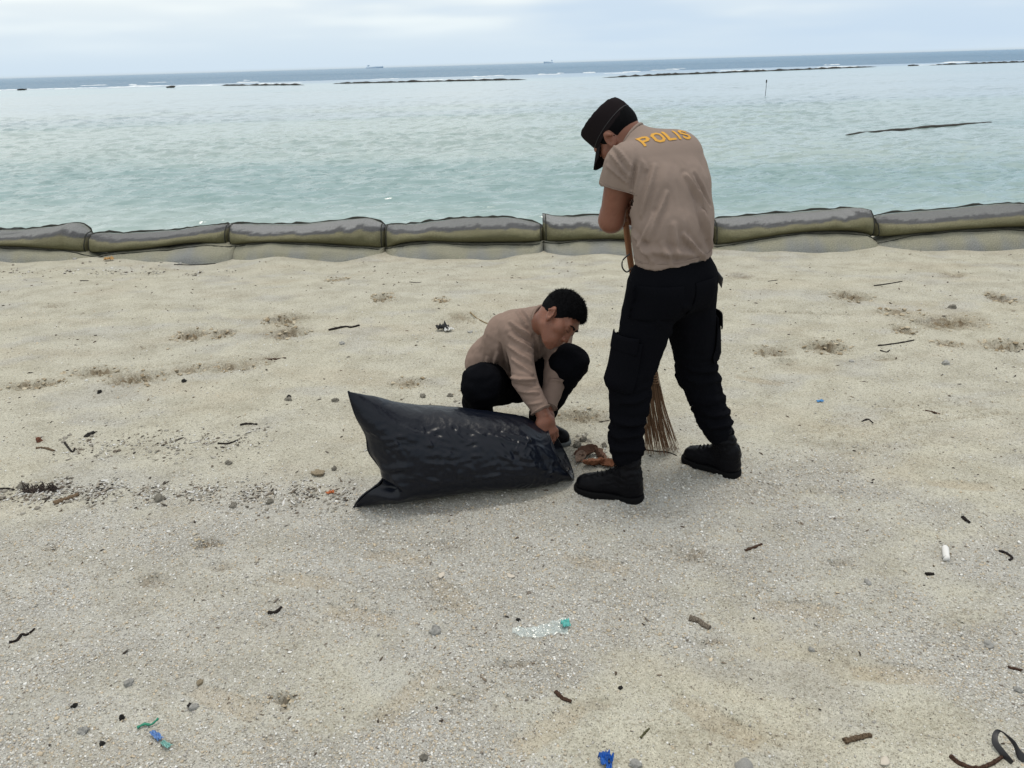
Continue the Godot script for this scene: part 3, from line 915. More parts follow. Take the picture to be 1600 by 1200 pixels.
func ground() -> void:
	gx = line(-60.0, 60.0, func(x): return 0.014 if absf(x) < 3.2 else (0.023 if absf(x) < 6.6 else clampf((absf(x) - 6.5) * 0.35, 0.023, 8.0)))
	gz = line(-9.4, 40.0, func(z): return 0.021 if z < -4.4 else (0.013 if z < -2.4 else (0.010 if z < -1.1 else clampf((z + 1.15) * 0.3, 0.010, 6.0))))
	var nx := gx.size()
	var nz := gz.size()
	gh.resize(nx * nz)
	var col := PackedColorArray()
	col.resize(nx * nz)
	var n1 := noise(0.35, 71)
	var n2 := noise(1.5, 72, 2)
	var n3 := noise(6.0, 73, 2)
	var n4 := noise(20.0, 74, 2)
	var n5 := noise(48.0, 77, 2)
	var tint := noise(0.9, 75, 3)
	var damp := noise(2.4, 76, 3)
	var sand_c := Vector3(0.62, 0.592, 0.485)
	var warm_c := Vector3(0.585, 0.53, 0.415)
	var pale_c := Vector3(0.55, 0.54, 0.50)
	for b in nz:
		var z := gz[b]
		for a in nx:
			var x := gx[a]
			var i := b * nx + a
			var calm := 0.35 + 0.65 * smoothstep(0.8, 2.2, Vector2(x - 0.3, (z + 3.0) * 1.3).length())
			var g := gravelly(x, z)
			var h := n1.get_noise_2d(x, z) * 0.022 * calm + n2.get_noise_2d(x, z) * 0.0035 * calm
			h += n3.get_noise_2d(x, z) * 0.0012 + n4.get_noise_2d(x, z) * (0.0016 + 0.0022 * g) * smoothstep(-7.0, -3.0, z) + n5.get_noise_2d(x, z) * 0.0016 * smoothstep(-3.6, -2.6, z)
			var bz := barrier_z(x)
			h -= smoothstep(bz + 1.5, bz + 0.1, z) * 0.055
			h += smoothstep(0.7, 0.0, absf(z - bz - 0.10)) * (0.012 + 0.055 * n2.get_noise_2d(x * 0.55 + 7.0, 3.0))
			h -= smoothstep(bz - 0.75, bz - 1.5, z) * 0.6
			h += smoothstep(1.0, 12.0, z) * 0.5
			gh[i] = h
			var w := smoothstep(0.05, 0.55, tint.get_noise_2d(x * 0.7, z * 1.8))
			var c := sand_c.lerp(warm_c, w * 0.5).lerp(pale_c, g * 0.95)
			c *= 1.0 + 0.05 * damp.get_noise_2d(x, z) + 0.09 * n5.get_noise_2d(x * 0.7, z * 0.7) * smoothstep(-4.6, -3.0, z)
			c = c.lerp(pale_c, 0.5 * smoothstep(0.15, 0.5, damp.get_noise_2d(x * 0.45 + 31.0, z * 0.8)))
			col[i] = Color(c.x, c.y, c.z)
	for p in SCUFFS:
		scuff(p[0], p[1], p[2], p[3], p[4], col, n4, n3)
	# sand pushed up round what presses into it
	for p in [[0.387, -2.79, 0.165, 0.068, 0.38], [0.867, -2.995, 0.160, 0.068, 0.71], [0.174, -3.328, 0.15, 0.062, -0.81], [-0.165, -3.19, 0.15, 0.062, -1.17], [-0.20, -2.80, 0.46, 0.120, 0.17]]:
		press(p[0], p[1], p[2], p[3], p[4], n3)
	for p in FURROWS:
		furrow(Vector2(p[0], p[1]), Vector2(p[2], p[3]), p[4], p[5], col)
	for p in TREADS:
		tread(p[0], p[1], p[2], col)
	var s := Shape.new()
	for b in nz:
		for a in nx:
			s.v.append(Vector3(gx[a], gh[b * nx + a], gz[b]))
			s.uv.append(Vector2(gx[a], gz[b]))
	s.col = col
	for b in nz - 1:
		for a in nx - 1:
			var i := b * nx + a
			s.quad(i, i + 1, i + nx + 1, i + nx)
	var m := s.mesh()
	var arr := m.surface_get_arrays(0)
	var uv2 := PackedVector2Array()
	for p in s.uv:
		uv2.append(Vector2(p.x * 0.31 + p.y * 0.13, p.y * 0.37 - p.x * 0.11))
	arr[Mesh.ARRAY_TEX_UV2] = uv2
	var am := ArrayMesh.new()
	am.add_surface_from_arrays(Mesh.PRIMITIVE_TRIANGLES, arr)
	var o := put("beach_sand", am, M.sand)
	o.set_meta("kind", "structure")
	o.set_meta("label", "pale coral sand beach with shell gravel, scuffs and shallow pits")


# a kicked-up hollow of loose damp sand: a pit, a low rim and clods
func scuff(x: float, z: float, rx: float, rz: float, deep: float, col: PackedColorArray, fine: FastNoiseLite, lumps: FastNoiseLite) -> void:
	var nx := gx.size()
	var a0 := maxi(gx.bsearch(x - rx * 2.2) - 1, 0)
	var a1 := mini(gx.bsearch(x + rx * 2.2), nx - 1)
	var b0 := maxi(gz.bsearch(z - rz * 2.2) - 1, 0)
	var b1 := mini(gz.bsearch(z + rz * 2.2), gz.size() - 1)
	var wet := Vector3(0.235, 0.175, 0.105)
	for b in range(b0, b1 + 1):
		for a in range(a0, a1 + 1):
			var q := Vector2((gx[a] - x) / rx, (gz[b] - z) / rz)
			var wob := lumps.get_noise_2d(gx[a] * 1.6, gz[b] * 1.6)
			var r := q.length() * (1.0 + 0.5 * wob)
			var inner := exp(-r * r * 1.6)
			var rim := exp(-pow((r - 1.15) / 0.35, 2.0))
			var i := b * nx + a
			gh[i] += -deep * inner + deep * 0.35 * rim + deep * 2.4 * inner * (fine.get_noise_2d(gx[a] * 1.3, gz[b] * 1.3) + wob * 0.6)
			var k := clampf(inner * (0.75 + 1.3 * wob + 0.7 * fine.get_noise_2d(gx[a] * 2.0, gz[b] * 2.0)), 0.0, 0.9) * clampf(deep / 0.02, 0.2, 1.0)
			var c := col[i]
			col[i] = c.lerp(Color(wet.x, wet.y, wet.z), k)


func press(x: float, z: float, rx: float, rz: float, turn: float, n: FastNoiseLite) -> void:
	var nx := gx.size()
	var d := Vector2(cos(turn), -sin(turn))
	var m := rx * 1.6
	for b in range(maxi(gz.bsearch(z - m) - 1, 0), mini(gz.bsearch(z + m), gz.size() - 1) + 1):
		for a in range(maxi(gx.bsearch(x - m) - 1, 0), mini(gx.bsearch(x + m), nx - 1) + 1):
			var q := Vector2(gx[a] - x, gz[b] - z)
			var u := q.dot(d)
			var v := q.dot(Vector2(-d.y, d.x))
			# distance past the edge of an oval
			var r := Vector2(u / rx, v / rz).length()
			var past := (r - 1.0) * lerpf(rz, rx, clampf(absf(u / rx) / maxf(r, 0.01), 0.0, 1.0))
			gh[b * nx + a] += 0.013 * exp(-pow((past - 0.010) / 0.022, 2.0)) * clampf(0.7 + 0.9 * n.get_noise_2d(gx[a] * 1.5, gz[b] * 1.5), 0.1, 1.4)


# a shallow drawn line, as broom ribs and dragged sticks leave
func furrow(a: Vector2, b: Vector2, wide: float, deep: float, col: PackedColorArray) -> void:
	var nx := gx.size()
	var n := noise(7.0, int(a.x * 977.0))
	var m := wide * 2.6 + 0.02
	for k in range(maxi(gz.bsearch(minf(a.y, b.y) - m) - 1, 0), mini(gz.bsearch(maxf(a.y, b.y) + m), gz.size() - 1) + 1):
		for j in range(maxi(gx.bsearch(minf(a.x, b.x) - m) - 1, 0), mini(gx.bsearch(maxf(a.x, b.x) + m), nx - 1) + 1):
			var p := Vector2(gx[j], gz[k])
			var t := clampf((p - a).dot(b - a) / (b - a).length_squared(), 0.0, 1.0)
			var q := a.lerp(b, t)
			var side := (b - a).orthogonal().normalized()
			q += side * (0.02 * n.get_noise_1d(t * 3.0 + a.y) + 0.06 * (t - t * t) * (b - a).length())
			var d := (p - q).length() / wide
			if d > 2.6:
				continue
			var ends := smoothstep(0.0, 0.12, t) * smoothstep(1.0, 0.88, t) * (0.6 + 0.8 * n.get_noise_1d(t * 9.0 + 5.0))
			var i := k * nx + j
			gh[i] += 1.7 * deep * ends * (-exp(-d * d) + 0.55 * exp(-pow((d - 1.5) / 0.5, 2.0)))
			col[i] = col[i].lerp(Color(0.42, 0.35, 0.245), 0.35 * clampf(ends, 0.0, 1.0) * exp(-d * d))


# a shoe print with cross ribs
func tread(x: float, z: float, turn: float, col: PackedColorArray) -> void:
	var nx := gx.size()
	var d := Vector2(cos(turn), sin(turn))
	for b in range(maxi(gz.bsearch(z - 0.2) - 1, 0), mini(gz.bsearch(z + 0.2), gz.size() - 1) + 1):
		for a in range(maxi(gx.bsearch(x - 0.2) - 1, 0), mini(gx.bsearch(x + 0.2), nx - 1) + 1):
			var q := Vector2(gx[a] - x, gz[b] - z)
			var u := q.dot(d)
			var v := q.dot(Vector2(-d.y, d.x))
			var half := 0.046 - 0.012 * smoothstep(0.0, 0.09, absf(u + 0.02)) * (1.0 if u < 0.0 else 0.2)
			var inside := smoothstep(0.0, 0.015, half - absf(v)) * smoothstep(0.0, 0.02, 0.135 - absf(u))
			var i := b * nx + a
			gh[i] -= inside * (0.007 + 0.003 * sin(u * 190.0))
			gh[i] += smoothstep(0.03, 0.0, absf(absf(v) - half - 0.012)) * smoothstep(0.0, 0.02, 0.15 - absf(u)) * 0.003
			col[i] = col[i].lerp(Color(0.52, 0.43, 0.30), inside * 0.35)


func height(x: float, z: float) -> float:
	var a := clampi(gx.bsearch(x) - 1, 0, gx.size() - 2)
	var b := clampi(gz.bsearch(z) - 1, 0, gz.size() - 2)
	var nx := gx.size()
	var u := clampf((x - gx[a]) / (gx[a + 1] - gx[a]), 0.0, 1.0)
	var v := clampf((z - gz[b]) / (gz[b + 1] - gz[b]), 0.0, 1.0)
	var i := b * nx + a
	return lerpf(lerpf(gh[i], gh[i + 1], u), lerpf(gh[i + nx], gh[i + nx + 1], u), v)


# ---------------------------------------------------------------- sea
func sea() -> void:
	var zs := PackedFloat32Array([7.3])
	while zs[zs.size() - 1] < 40000.0:
		var z := zs[zs.size() - 1]
		zs.append(z + (0.026 * pow(z / 8.0, 1.75) if z < 70.0 else (z * 0.012 if z < 330.0 else z * 0.2)))
	var xs := PackedFloat32Array([-30, -12, -6, -3.5, -2.3, -1.7])
	for k in 431:
		xs.append(-1.35 + 2.7 * k / 430.0)
	xs.append_array(PackedFloat32Array([1.7, 2.3, 3.5, 6, 12, 30]))
	var w1 := noise(0.9, 81)
	var w2 := noise(1.25, 82)
	var w3 := noise(2.9, 83)
	var swell := noise(0.05, 84, 2)
	var patch := noise(0.06, 85, 3)
	var ripple := wrapped(noise(0.03, 87, 4), 512)
	var s := Shape.new()
	for z in zs:
		for u in xs:
			var x := u * (z * 0.72 + 2.2)
			var big := clampf(1.2 - z / 130.0, 0.0, 1.0)
			var gust := 0.75 + 0.7 * swell.get_noise_2d(x * 0.6, z)
			var h := (w1.get_noise_2d(x * 0.55 + z * 0.1, z * 1.25) * 0.040 - absf(w2.get_noise_2d(x * 0.6 - z * 0.12, z * 1.3)) * 0.080 - absf(w3.get_noise_2d(x * 0.62 + z * 0.1, z * 1.2)) * 0.036 + 0.035) * big * gust
			if z > 235.0 and z < 4000.0:
				h += 0.35 * w1.get_noise_2d(x * 0.02, z * 0.16) * smoothstep(235.0, 300.0, z)
			h = maxf(h, -0.1) + SEA
			# crests lean towards the beach
			s.v.append(Vector3(x, h, -z + (h - SEA) * 0.4))
			s.uv.append(Vector2(x, z) / 3.1)
			# pale sand bottom near, weed beds further out, deep water past the reef
			var n := patch.get_noise_2d(x * 0.35, z * 1.1)
			var bed := Vector3(0.255, 0.335, 0.318).lerp(Vector3(0.15, 0.25, 0.247), smoothstep(-0.2, 0.4, n))
			bed = bed.lerp(Vector3(0.29, 0.36, 0.40), smoothstep(30.0, 46.0, z + n * 16.0) * 0.85)
			bed = bed.lerp(Vector3(0.24, 0.35, 0.385), smoothstep(75.0, 130.0, z + n * 40.0))
			var reef := reef_z(x)
			bed = bed.lerp(Vector3(0.095, 0.20, 0.315), smoothstep(reef - 4.0, reef + 12.0, z + n * 8.0))
			s.col.append(Color(bed.x, bed.y, bed.z))
	var nx := xs.size()
	var split := 0
	while zs[split] < 150.0:
		split += 1
	for part in 2:
		s.i = PackedInt32Array()
		for b in (range(split) if part == 0 else range(split, zs.size() - 1)):
			for a in nx - 1:
				var i: int = b * nx + a
				s.quad(i, i + nx, i + nx + 1, i + 1)
		var m := StandardMaterial3D.new()
		m.vertex_color_use_as_albedo = true
		m.roughness = 0.18 if part == 0 else 0.30
		m.metallic_specular = 0.9 if part == 0 else 0.28
		m.heightmap_enabled = true
		m.heightmap_texture = ripple
		m.heightmap_scale = 0.7 if part == 0 else 14.0
		var o := put("lagoon_water" if part == 0 else "open_sea", s.mesh(), m)
		o.set_meta("kind", "structure")
		o.set_meta("label", "shallow turquoise lagoon between beach and reef" if part == 0 else "dark blue open sea beyond the reef")


# where the outer reef runs, as a distance
func reef_z(x: float) -> float:
	return 112.0 + absf(x - 10.0) * 0.24


# ---------------------------------------------------------------- the sandbag barrier
func profile(pts: Array, u: float) -> float:
	for k in pts.size() - 1:
		if u <= pts[k + 1][0]:
			var w: float = pts[k + 1][0] - pts[k][0]
			var t: float = clampf((u - pts[k][0]) / w, 0.0, 1.0)
			var s: float = (pts[k + 1][1] - pts[k][1]) / w
			var m0: float = s if k == 0 else (s + (pts[k][1] - pts[k - 1][1]) / (pts[k][0] - pts[k - 1][0])) / 2.0
			var m1: float = s if k + 2 >= pts.size() else (s + (pts[k + 2][1] - pts[k + 1][1]) / (pts[k + 2][0] - pts[k + 1][0])) / 2.0
			var t2 := t * t
			var t3 := t2 * t
			return (2.0 * t3 - 3.0 * t2 + 1.0) * float(pts[k][1]) + (t3 - 2.0 * t2 + t) * w * m0 + (3.0 * t2 - 2.0 * t3) * float(pts[k + 1][1]) + (t3 - t2) * w * m1
	return pts[pts.size() - 1][1]


# a filled cloth tube from x0 to x1 whose lower and upper edges follow two lists of (share of the length, height)
func sandbag(called: String, label: String, group: String, x0: float, x1: float, dz: float, deep: float, low: Array, high: Array, upper: bool, n_seed: int) -> Node3D:
	var mid := (x0 + x1) / 2.0
	var root := base(called, label, "sandbag", Vector3(mid, 0, barrier_z(mid) + dz), group)
	var s := Shape.new()
	var n := noise(2.2, n_seed, 3)
	var crease := noise(7.0, n_seed + 3, 2)
	var nu := 64
	var nv := 44
	var own := fmod(n_seed * 0.618, 1.0)
	var ridge := []
	var ends := [[], []]
	var dir := Vector3(1, 0, 0.0753).normalized()
	for a in nu + 1:
		var u := float(a) / nu
		var x := lerpf(x0, x1, u) - mid
		var lo := profile(low, u)
		var hi := profile(high, u) + 0.012 * n.get_noise_2d(x * 0.9 + mid * 5.0, 9.0) - (0.010 if upper else 0.0) * sin(PI * u)
		var full := pow(1.0 - pow(absf(2.0 * u - 1.0), 7.0), 0.55)
		for j in nv:
			var t := TAU * j / nv
			var cz := signf(cos(t)) * pow(absf(cos(t)), 0.8)
			var cy := signf(sin(t)) * pow(absf(sin(t)), 0.85)
			var b := deep * (0.10 + 0.90 * full)
			var y := (lo + hi) / 2.0 + cy * (hi - lo) / 2.0
			# the top slopes back to the ridge, the belly hangs forward
			var z := cz * b - (0.35 * deep * (cy * 0.5 + 0.5)) + 0.1 * deep
			var w := n.get_noise_3d(x * 0.8 + mid, y * 3.0, cz) * 0.014 * full + crease.get_noise_3d(x * (0.6 if absf(2.0 * u - 1.0) < 0.7 else 2.4), y, cz * 0.3) * lerpf(0.007, 0.016, pow(absf(2.0 * u - 1.0), 4.0))
			var p := dir * x + Vector3(0, y + w * 0.6, z + w)
			s.v.append(p)
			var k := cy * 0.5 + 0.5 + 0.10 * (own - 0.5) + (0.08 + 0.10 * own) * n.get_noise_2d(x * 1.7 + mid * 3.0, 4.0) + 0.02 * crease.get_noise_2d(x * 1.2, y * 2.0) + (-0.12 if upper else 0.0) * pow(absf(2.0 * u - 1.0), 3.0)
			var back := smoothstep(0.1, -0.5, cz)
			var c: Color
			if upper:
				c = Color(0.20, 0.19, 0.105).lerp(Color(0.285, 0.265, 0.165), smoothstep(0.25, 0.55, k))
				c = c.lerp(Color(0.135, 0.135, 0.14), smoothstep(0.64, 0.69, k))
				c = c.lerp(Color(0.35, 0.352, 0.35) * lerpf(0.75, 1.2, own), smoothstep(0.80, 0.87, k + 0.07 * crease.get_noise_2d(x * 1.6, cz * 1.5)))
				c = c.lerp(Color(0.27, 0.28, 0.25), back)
			else:
				c = Color(0.335, 0.345, 0.335).lerp(Color(0.41, 0.395, 0.30), smoothstep(0.55, 0.95, k + 0.3 * n.get_noise_2d(x * 1.2, mid)))
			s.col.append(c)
			if j == int(nv * (0.36 if upper else 0.20)) and a % 2 == 0:
				ridge.append(p + Vector3(0, 0.004, 0))
			if (a == 1 or a == nu - 1) and j <= nv * 0.30 or (a == 1 or a == nu - 1) and j >= nv * 0.78:
				ends[0 if a == 1 else 1].append([t if t < PI else t - TAU, p + Vector3(0, 0, 0.004)])
	for a in nu:
		for j in nv:
			var p := a * nv + j
			var q := a * nv + (j + 1) % nv
			s.quad(p, q, q + nv, p + nv)
	for e in 2:
		var ring := 0 if e == 0 else nu * nv
		var c := Vector3.ZERO
		for j in nv:
			c += s.v[ring + j] / nv
		s.v.append(c)
		s.col.append(Color(0.12, 0.115, 0.07))
		for j in nv:
			if e == 0:
				s.i.append_array(PackedInt32Array([s.v.size() - 1, ring + (j + 1) % nv, ring + j]))
			else:
				s.i.append_array(PackedInt32Array([s.v.size() - 1, ring + j, ring + (j + 1) % nv]))
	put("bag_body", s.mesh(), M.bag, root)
	var t := Shape.new()
	if upper:
		# the sewn flap on the ridge, standing up a little and ragged
		var r0: Array = ridge
		sheet(t, r0.size(), 3, 0.004, func(u, v):
			var k := clampi(int(round(u * (r0.size() - 1))), 0, r0.size() - 1)
			return r0[k] + Vector3(0, v * maxf(0.003, 0.011 + 0.020 * crease.get_noise_1d(k * 0.035 + n_seed)), -v * 0.012 + 0.002))
	else:
		tube(t, bend(ridge.map(func(p): return p + Vector3(0, -0.002, 0.002)), 30), 0.0055, 0.0055, 6, 0.3, n_seed)
	put("top_seam", t.mesh(), M.seam, root)
	if upper:
		for e in ends:
			e.sort_custom(func(p, q): return p[0] < q[0])
			var path: Array = e.map(func(p): return p[1])
			var es := Shape.new()
			tube(es, bend(path, 20), 0.0055, 0.0055, 6, 0.2, n_seed + 9)
			put("end_seam", es.mesh(), M.seam, root)
	return root


func barrier() -> void:
	var g := "upper row of the sandbag barrier"
	# name of the place, left end, right end, lower edge, upper edge
	sandbag("sandbag", "olive upper sandbag at the left edge of the photo, its right end humped", g, -5.75, -4.388, -0.39, 0.24, [[0.0, 0.09], [0.6, 0.045], [1.0, -0.03]], [[0.0, 0.17], [0.35, 0.19], [0.7, 0.225], [0.9, 0.24], [1.0, 0.15]], true, 101)
	sandbag("sandbag", "lowest sagging upper sandbag, second from the left, with orange scrap beneath", g, -4.392, -2.872, -0.39, 0.22, [[0.0, -0.03], [0.4, 0.01], [0.8, 0.07], [1.0, 0.04]], [[0.0, 0.145], [0.25, 0.135], [0.6, 0.165], [0.9, 0.215], [1.0, 0.225]], true, 102)
	sandbag("sandbag", "upper sandbag left of the black-and-white wrapper, black flap on its sloping top", g, -2.876, -1.253, -0.39, 0.24, [[0.0, 0.03], [0.2, 0.065], [0.6, 0.05], [1.0, -0.02]], [[0.0, 0.225], [0.12, 0.205], [0.45, 0.205], [0.75, 0.245], [0.9, 0.255], [1.0, 0.19]], true, 103)
	sandbag("sandbag", "upper sandbag straight behind the crouching person, hollow at its left end", g, -1.257, 0.357, -0.39, 0.24, [[0.0, -0.03], [0.15, 0.05], [0.5, 0.04], [1.0, 0.035]], [[0.0, 0.19], [0.15, 0.185], [0.45, 0.235], [0.8, 0.235], [1.0, 0.17]], true, 104)
	sandbag("sandbag", "upper sandbag left of the standing person's elbow, with a sharp raised corner", g, 0.353, 2.032, -0.39, 0.24, [[0.0, 0.03], [0.3, 0.05], [0.7, 0.03], [1.0, 0.0]], [[0.0, 0.285], [0.06, 0.255], [0.4, 0.25], [0.8, 0.225], [1.0, 0.2]], true, 105)
	sandbag("sandbag", "upper sandbag right of the standing person, rising to a square corner", g, 2.028, 3.56, -0.39, 0.24, [[0.0, -0.03], [0.3, 0.05], [0.6, 0.105], [0.9, 0.085], [1.0, 0.03]], [[0.0, 0.2], [0.3, 0.225], [0.7, 0.27], [0.92, 0.285], [1.0, 0.265]], true, 106)
	sandbag("sandbag", "highest upper sandbag at the right edge of the photo", g, 3.556, 5.3, -0.39, 0.25, [[0.0, 0.03], [0.2, 0.075], [0.6, 0.12], [1.0, 0.12]], [[0.0, 0.18], [0.08, 0.205], [0.35, 0.24], [0.7, 0.295], [1.0, 0.29]], true, 107)
	g = "lower row of the sandbag barrier, half buried"
	sandbag("buried_sandbag", "grey half-buried lower sandbag at the left edge of the photo", g, -5.7, -4.22, -0.27, 0.30, [[0.0, -0.35], [1.0, -0.35]], [[0.0, 0.085], [0.5, 0.06], [0.8, 0.02], [1.0, -0.06]], false, 111)
	sandbag("buried_sandbag", "rounded half-buried lower sandbag under the sagging upper one", g, -4.36, -2.75, -0.25, 0.32, [[0.0, -0.35], [1.0, -0.35]], [[0.0, -0.08], [0.15, -0.015], [0.5, 0.03], [0.85, 0.075], [1.0, 0.04]], false, 112)
	sandbag("buried_sandbag", "grey lower sandbag with a dark loose edge lying in the sand", g, -2.85, -1.25, -0.27, 0.31, [[0.0, -0.35], [1.0, -0.35]], [[0.0, 0.04], [0.2, 0.085], [0.6, 0.06], [0.9, 0.015], [1.0, -0.02]], false, 113)
	sandbag("buried_sandbag", "smooth pale lower sandbag straight behind the crouching person", g, -1.255, 0.36, -0.27, 0.31, [[0.0, -0.35], [1.0, -0.35]], [[0.0, -0.01], [0.2, 0.06], [0.6, 0.05], [1.0, 0.035]], false, 114)
	sandbag("buried_sandbag", "yellowish lower sandbag behind the standing person's left hip", g, 0.35, 2.02, -0.27, 0.31, [[0.0, -0.35], [1.0, -0.35]], [[0.0, 0.035], [0.25, 0.07], [0.6, 0.05], [1.0, -0.02]], false, 115)
	sandbag("buried_sandbag", "lower sandbag right of the standing person, swept over by a sand bank", g, 1.99, 3.6, -0.27, 0.32, [[0.0, -0.35], [1.0, -0.35]], [[0.0, -0.04], [0.35, 0.085], [0.75, 0.11], [0.92, 0.07], [1.0, -0.01]], false, 116)
	sandbag("buried_sandbag", "yellow-grey lower sandbag at the right edge of the photo", g, 3.52, 5.3, -0.27, 0.32, [[0.0, -0.35], [1.0, -0.35]], [[0.0, -0.02], [0.2, 0.08], [0.6, 0.12], [1.0, 0.12]], false, 117)


# ---------------------------------------------------------------- out at sea
func far_things() -> void:
	var walls := [
		[-42.6, -124.7, -26.6, -110.3, "short low dark reef wall left of the others, far out"],
		[-23.5, -113.7, 3.1, -103.4, "low dark reef wall far out behind the crouching person, left of the cap"],
		[12.2, -102.1, 56.3, -124.6, "longest low dark reef wall, far out right of the cap"],
		[61.0, -124.6, 62.6, -124.4, "tiny stub of dark reef wall in the gap between two long ones"],
		[64.0, -124.5, 104.0, -133.0, "low dark reef wall running out of the photo's right edge"]]
	for k in walls.size():
		var w: Array = walls[k]
		var a := Vector3(w[0], SEA, w[1])
		var b := Vector3(w[2], SEA, w[3])
		var o := put("reef_wall", ridge_mesh(b - a, 0.7, 0.24, 200 + k, mini(160, 12 + int(a.distance_to(b) * 3.0))), M.reef, self, a)
		tag(o, w[4], "reef wall", "low reef walls along the outer reef")
	var bar := ridge_mesh(Vector3(13.75, 0, -22.75) - Vector3(8.6, 0, -20.2), 0.16, 0.055, 221, 120)
	tag(put("floating_bar", bar, M.reef, self, Vector3(8.6, SEA, -20.2)), "thin dark bar awash in the turquoise water right of the standing person", "boom")
	var snags := [[-79.9, -137.4, 0.7, "dark rock awash at the far left edge of the reef"], [-48.3, -120.3, 0.6, "small dark rock awash left of the first reef wall"]]
	for k in snags.size():
		var q: Array = snags[k]
		tag(put("reef_rock", stone(230 + k, Vector3(q[2], 0.13, 0.4), 0.4).mesh(), M.reef, self, Vector3(q[0], SEA + 0.1, q[1])), q[3], "rock")
	var pole := base("marker_pole", "thin marker pole standing in the lagoon right of the standing person", "pole", Vector3(13.5, SEA, -42.2))
	var ps := Shape.new()
	tube(ps, [Vector3(0, -0.5, 0), Vector3(0.01, 0.4, 0), Vector3(0.0, 0.78, 0)], 0.014, 0.012, 8)
	put("shaft", ps.mesh(), M.pole, pole)
	var flag := Shape.new()
	tube(flag, [Vector3(0, 0.64, 0), Vector3(0.0, 0.70, 0), Vector3(0, 0.78, 0)], 0.035, 0.03, 10)
	put("head_float", flag.mesh(), M.reef, pole)
	# surf where the sea meets the reef
	var foam := Shape.new()
	var r := RandomNumberGenerator.new()
	r.seed = 77
	for k in 60:
		var x := r.randf_range(-130.0, 150.0)
		var back := r.randf_range(0.0, 1.0)
		var z := -(112.0 + absf(x - 10.0) * 0.24 + 4.0 + back * back * 60.0)
		var l := r.randf_range(1.2, 6.0) * (1.0 if back > 0.4 else 1.5)
		ridge_into(foam, Vector3(x, SEA, z), Vector3(l, 0, -l * r.randf_range(-0.1, 0.25)), 0.5, r.randf_range(0.06, 0.17), 300 + k, 16)
	var fm := put("breaking_surf", foam.mesh(), M.foam)
	fm.set_meta("kind", "stuff")
	fm.set_meta("label", "thin broken lines of white surf along the outer reef")
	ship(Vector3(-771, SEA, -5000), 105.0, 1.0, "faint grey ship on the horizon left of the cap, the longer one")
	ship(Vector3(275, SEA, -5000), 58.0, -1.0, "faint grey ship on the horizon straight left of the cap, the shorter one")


func ridge_mesh(along: Vector3, wide: float, high: float, n_seed: int, steps: int) -> ArrayMesh:
	var s := Shape.new()
	ridge_into(s, Vector3.ZERO, along, wide, high, n_seed, steps)
	return s.mesh()


func ridge_into(s: Shape, at: Vector3, along: Vector3, wide: float, high: float, n_seed: int, steps: int) -> void:
	var n := noise(0.9, n_seed, 3)
	var l := along.length()
	var d := along / l
	var side := d.cross(Vector3.UP).normalized()
	var first := s.v.size()
	for a in steps + 1:
		var u := float(a) / steps
		var taper := pow(clampf(minf(u, 1.0 - u) * 10.0, 0.0, 1.0), 0.6)
		var big := taper * (0.75 + 0.6 * n.get_noise_1d(u * l * 0.7))
		var shift := side * wide * 0.8 * n.get_noise_1d(u * l * 0.12 + 40.0)
		for j in 7:
			var t := PI * j / 6.0
			var w := 1.0 + 0.35 * n.get_noise_2d(u * l, j * 2.3)
			s.v.append(at + along * u + shift + side * cos(t) * wide * 0.5 * w * (0.2 + 0.8 * taper) + Vector3.UP * (sin(t) * high * big * w - 0.12 * (1.0 if j == 0 or j == 6 else 0.0)))
	for a in steps:
		for j in 6:
			var p := first + a * 7 + j
			s.quad(p, p + 7, p + 8, p + 1)


func ship(at: Vector3, l: float, way: float, label: String) -> void:
	var root := base("cargo_ship", label, "ship", at, "")
	var hull := Shape.new()
	var rows := [[-1.0, 0.0, 3.0], [-0.97, 5.0, 8.0], [0.0, 4.5, 9.0], [0.85, 5.5, 7.0], [1.0, 7.5, 0.6]]
	for q in rows:
		for j in 5:
			var x: float = q[0] * l / 2.0 * way
			var w: float = q[2]
			hull.v.append([Vector3(x, 6.0 + q[1] * 0.6, -w), Vector3(x, -2.0, -w * 0.8), Vector3(x, -2.0, w * 0.8), Vector3(x, 6.0 + q[1] * 0.6, w), Vector3(x, 6.2 + q[1] * 0.6, 0)][j])
	for a in 4:
		for j in 5:
			hull.quad(a * 5 + j, a * 5 + (j + 1) % 5, a * 5 + 5 + (j + 1) % 5, a * 5 + 5 + j)
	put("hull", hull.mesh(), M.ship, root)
	for b in [[-0.36, 9.0, 0.10, 9.0], [-0.30, 14.0, 0.06, 5.0], [0.1, 8.0, 0.24, 3.0]]:
		var m := BoxMesh.new()
		m.size = Vector3(l * b[2], b[3], 12.0)
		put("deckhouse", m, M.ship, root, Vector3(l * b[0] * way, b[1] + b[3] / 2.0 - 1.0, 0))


# ---------------------------------------------------------------- parts that both people share
# creases: [from, to, width, height]; a positive height stands out, a negative one sinks
func creases(list: Array, p: Vector3) -> float:
	var sum := 0.0
	for q in list:
		if p.distance_squared_to(q[3]) > q[4]:
			continue
		var pts: PackedVector3Array = q[0]
		var near := 1.0
		var along := 0.0
		for k in pts.size() - 1:
			var ab := pts[k + 1] - pts[k]
			var t := clampf((p - pts[k]).dot(ab) / ab.length_squared(), 0.0, 1.0)
			var d := (p - pts[k] - ab * t).length()
			if d < near:
				near = d
				along = (k + t) / (pts.size() - 1)
		var e := near / float(q[1])
		if e < 3.2:
			# a soft ridge with a shallow trough on either side
			sum += float(q[2]) * (exp(-e * e) - 0.30 * exp(-pow(e - 1.7, 2.0))) * (0.25 + 0.75 * sin(PI * clampf(0.1 + along * 0.8, 0.0, 1.0)))
	return sum


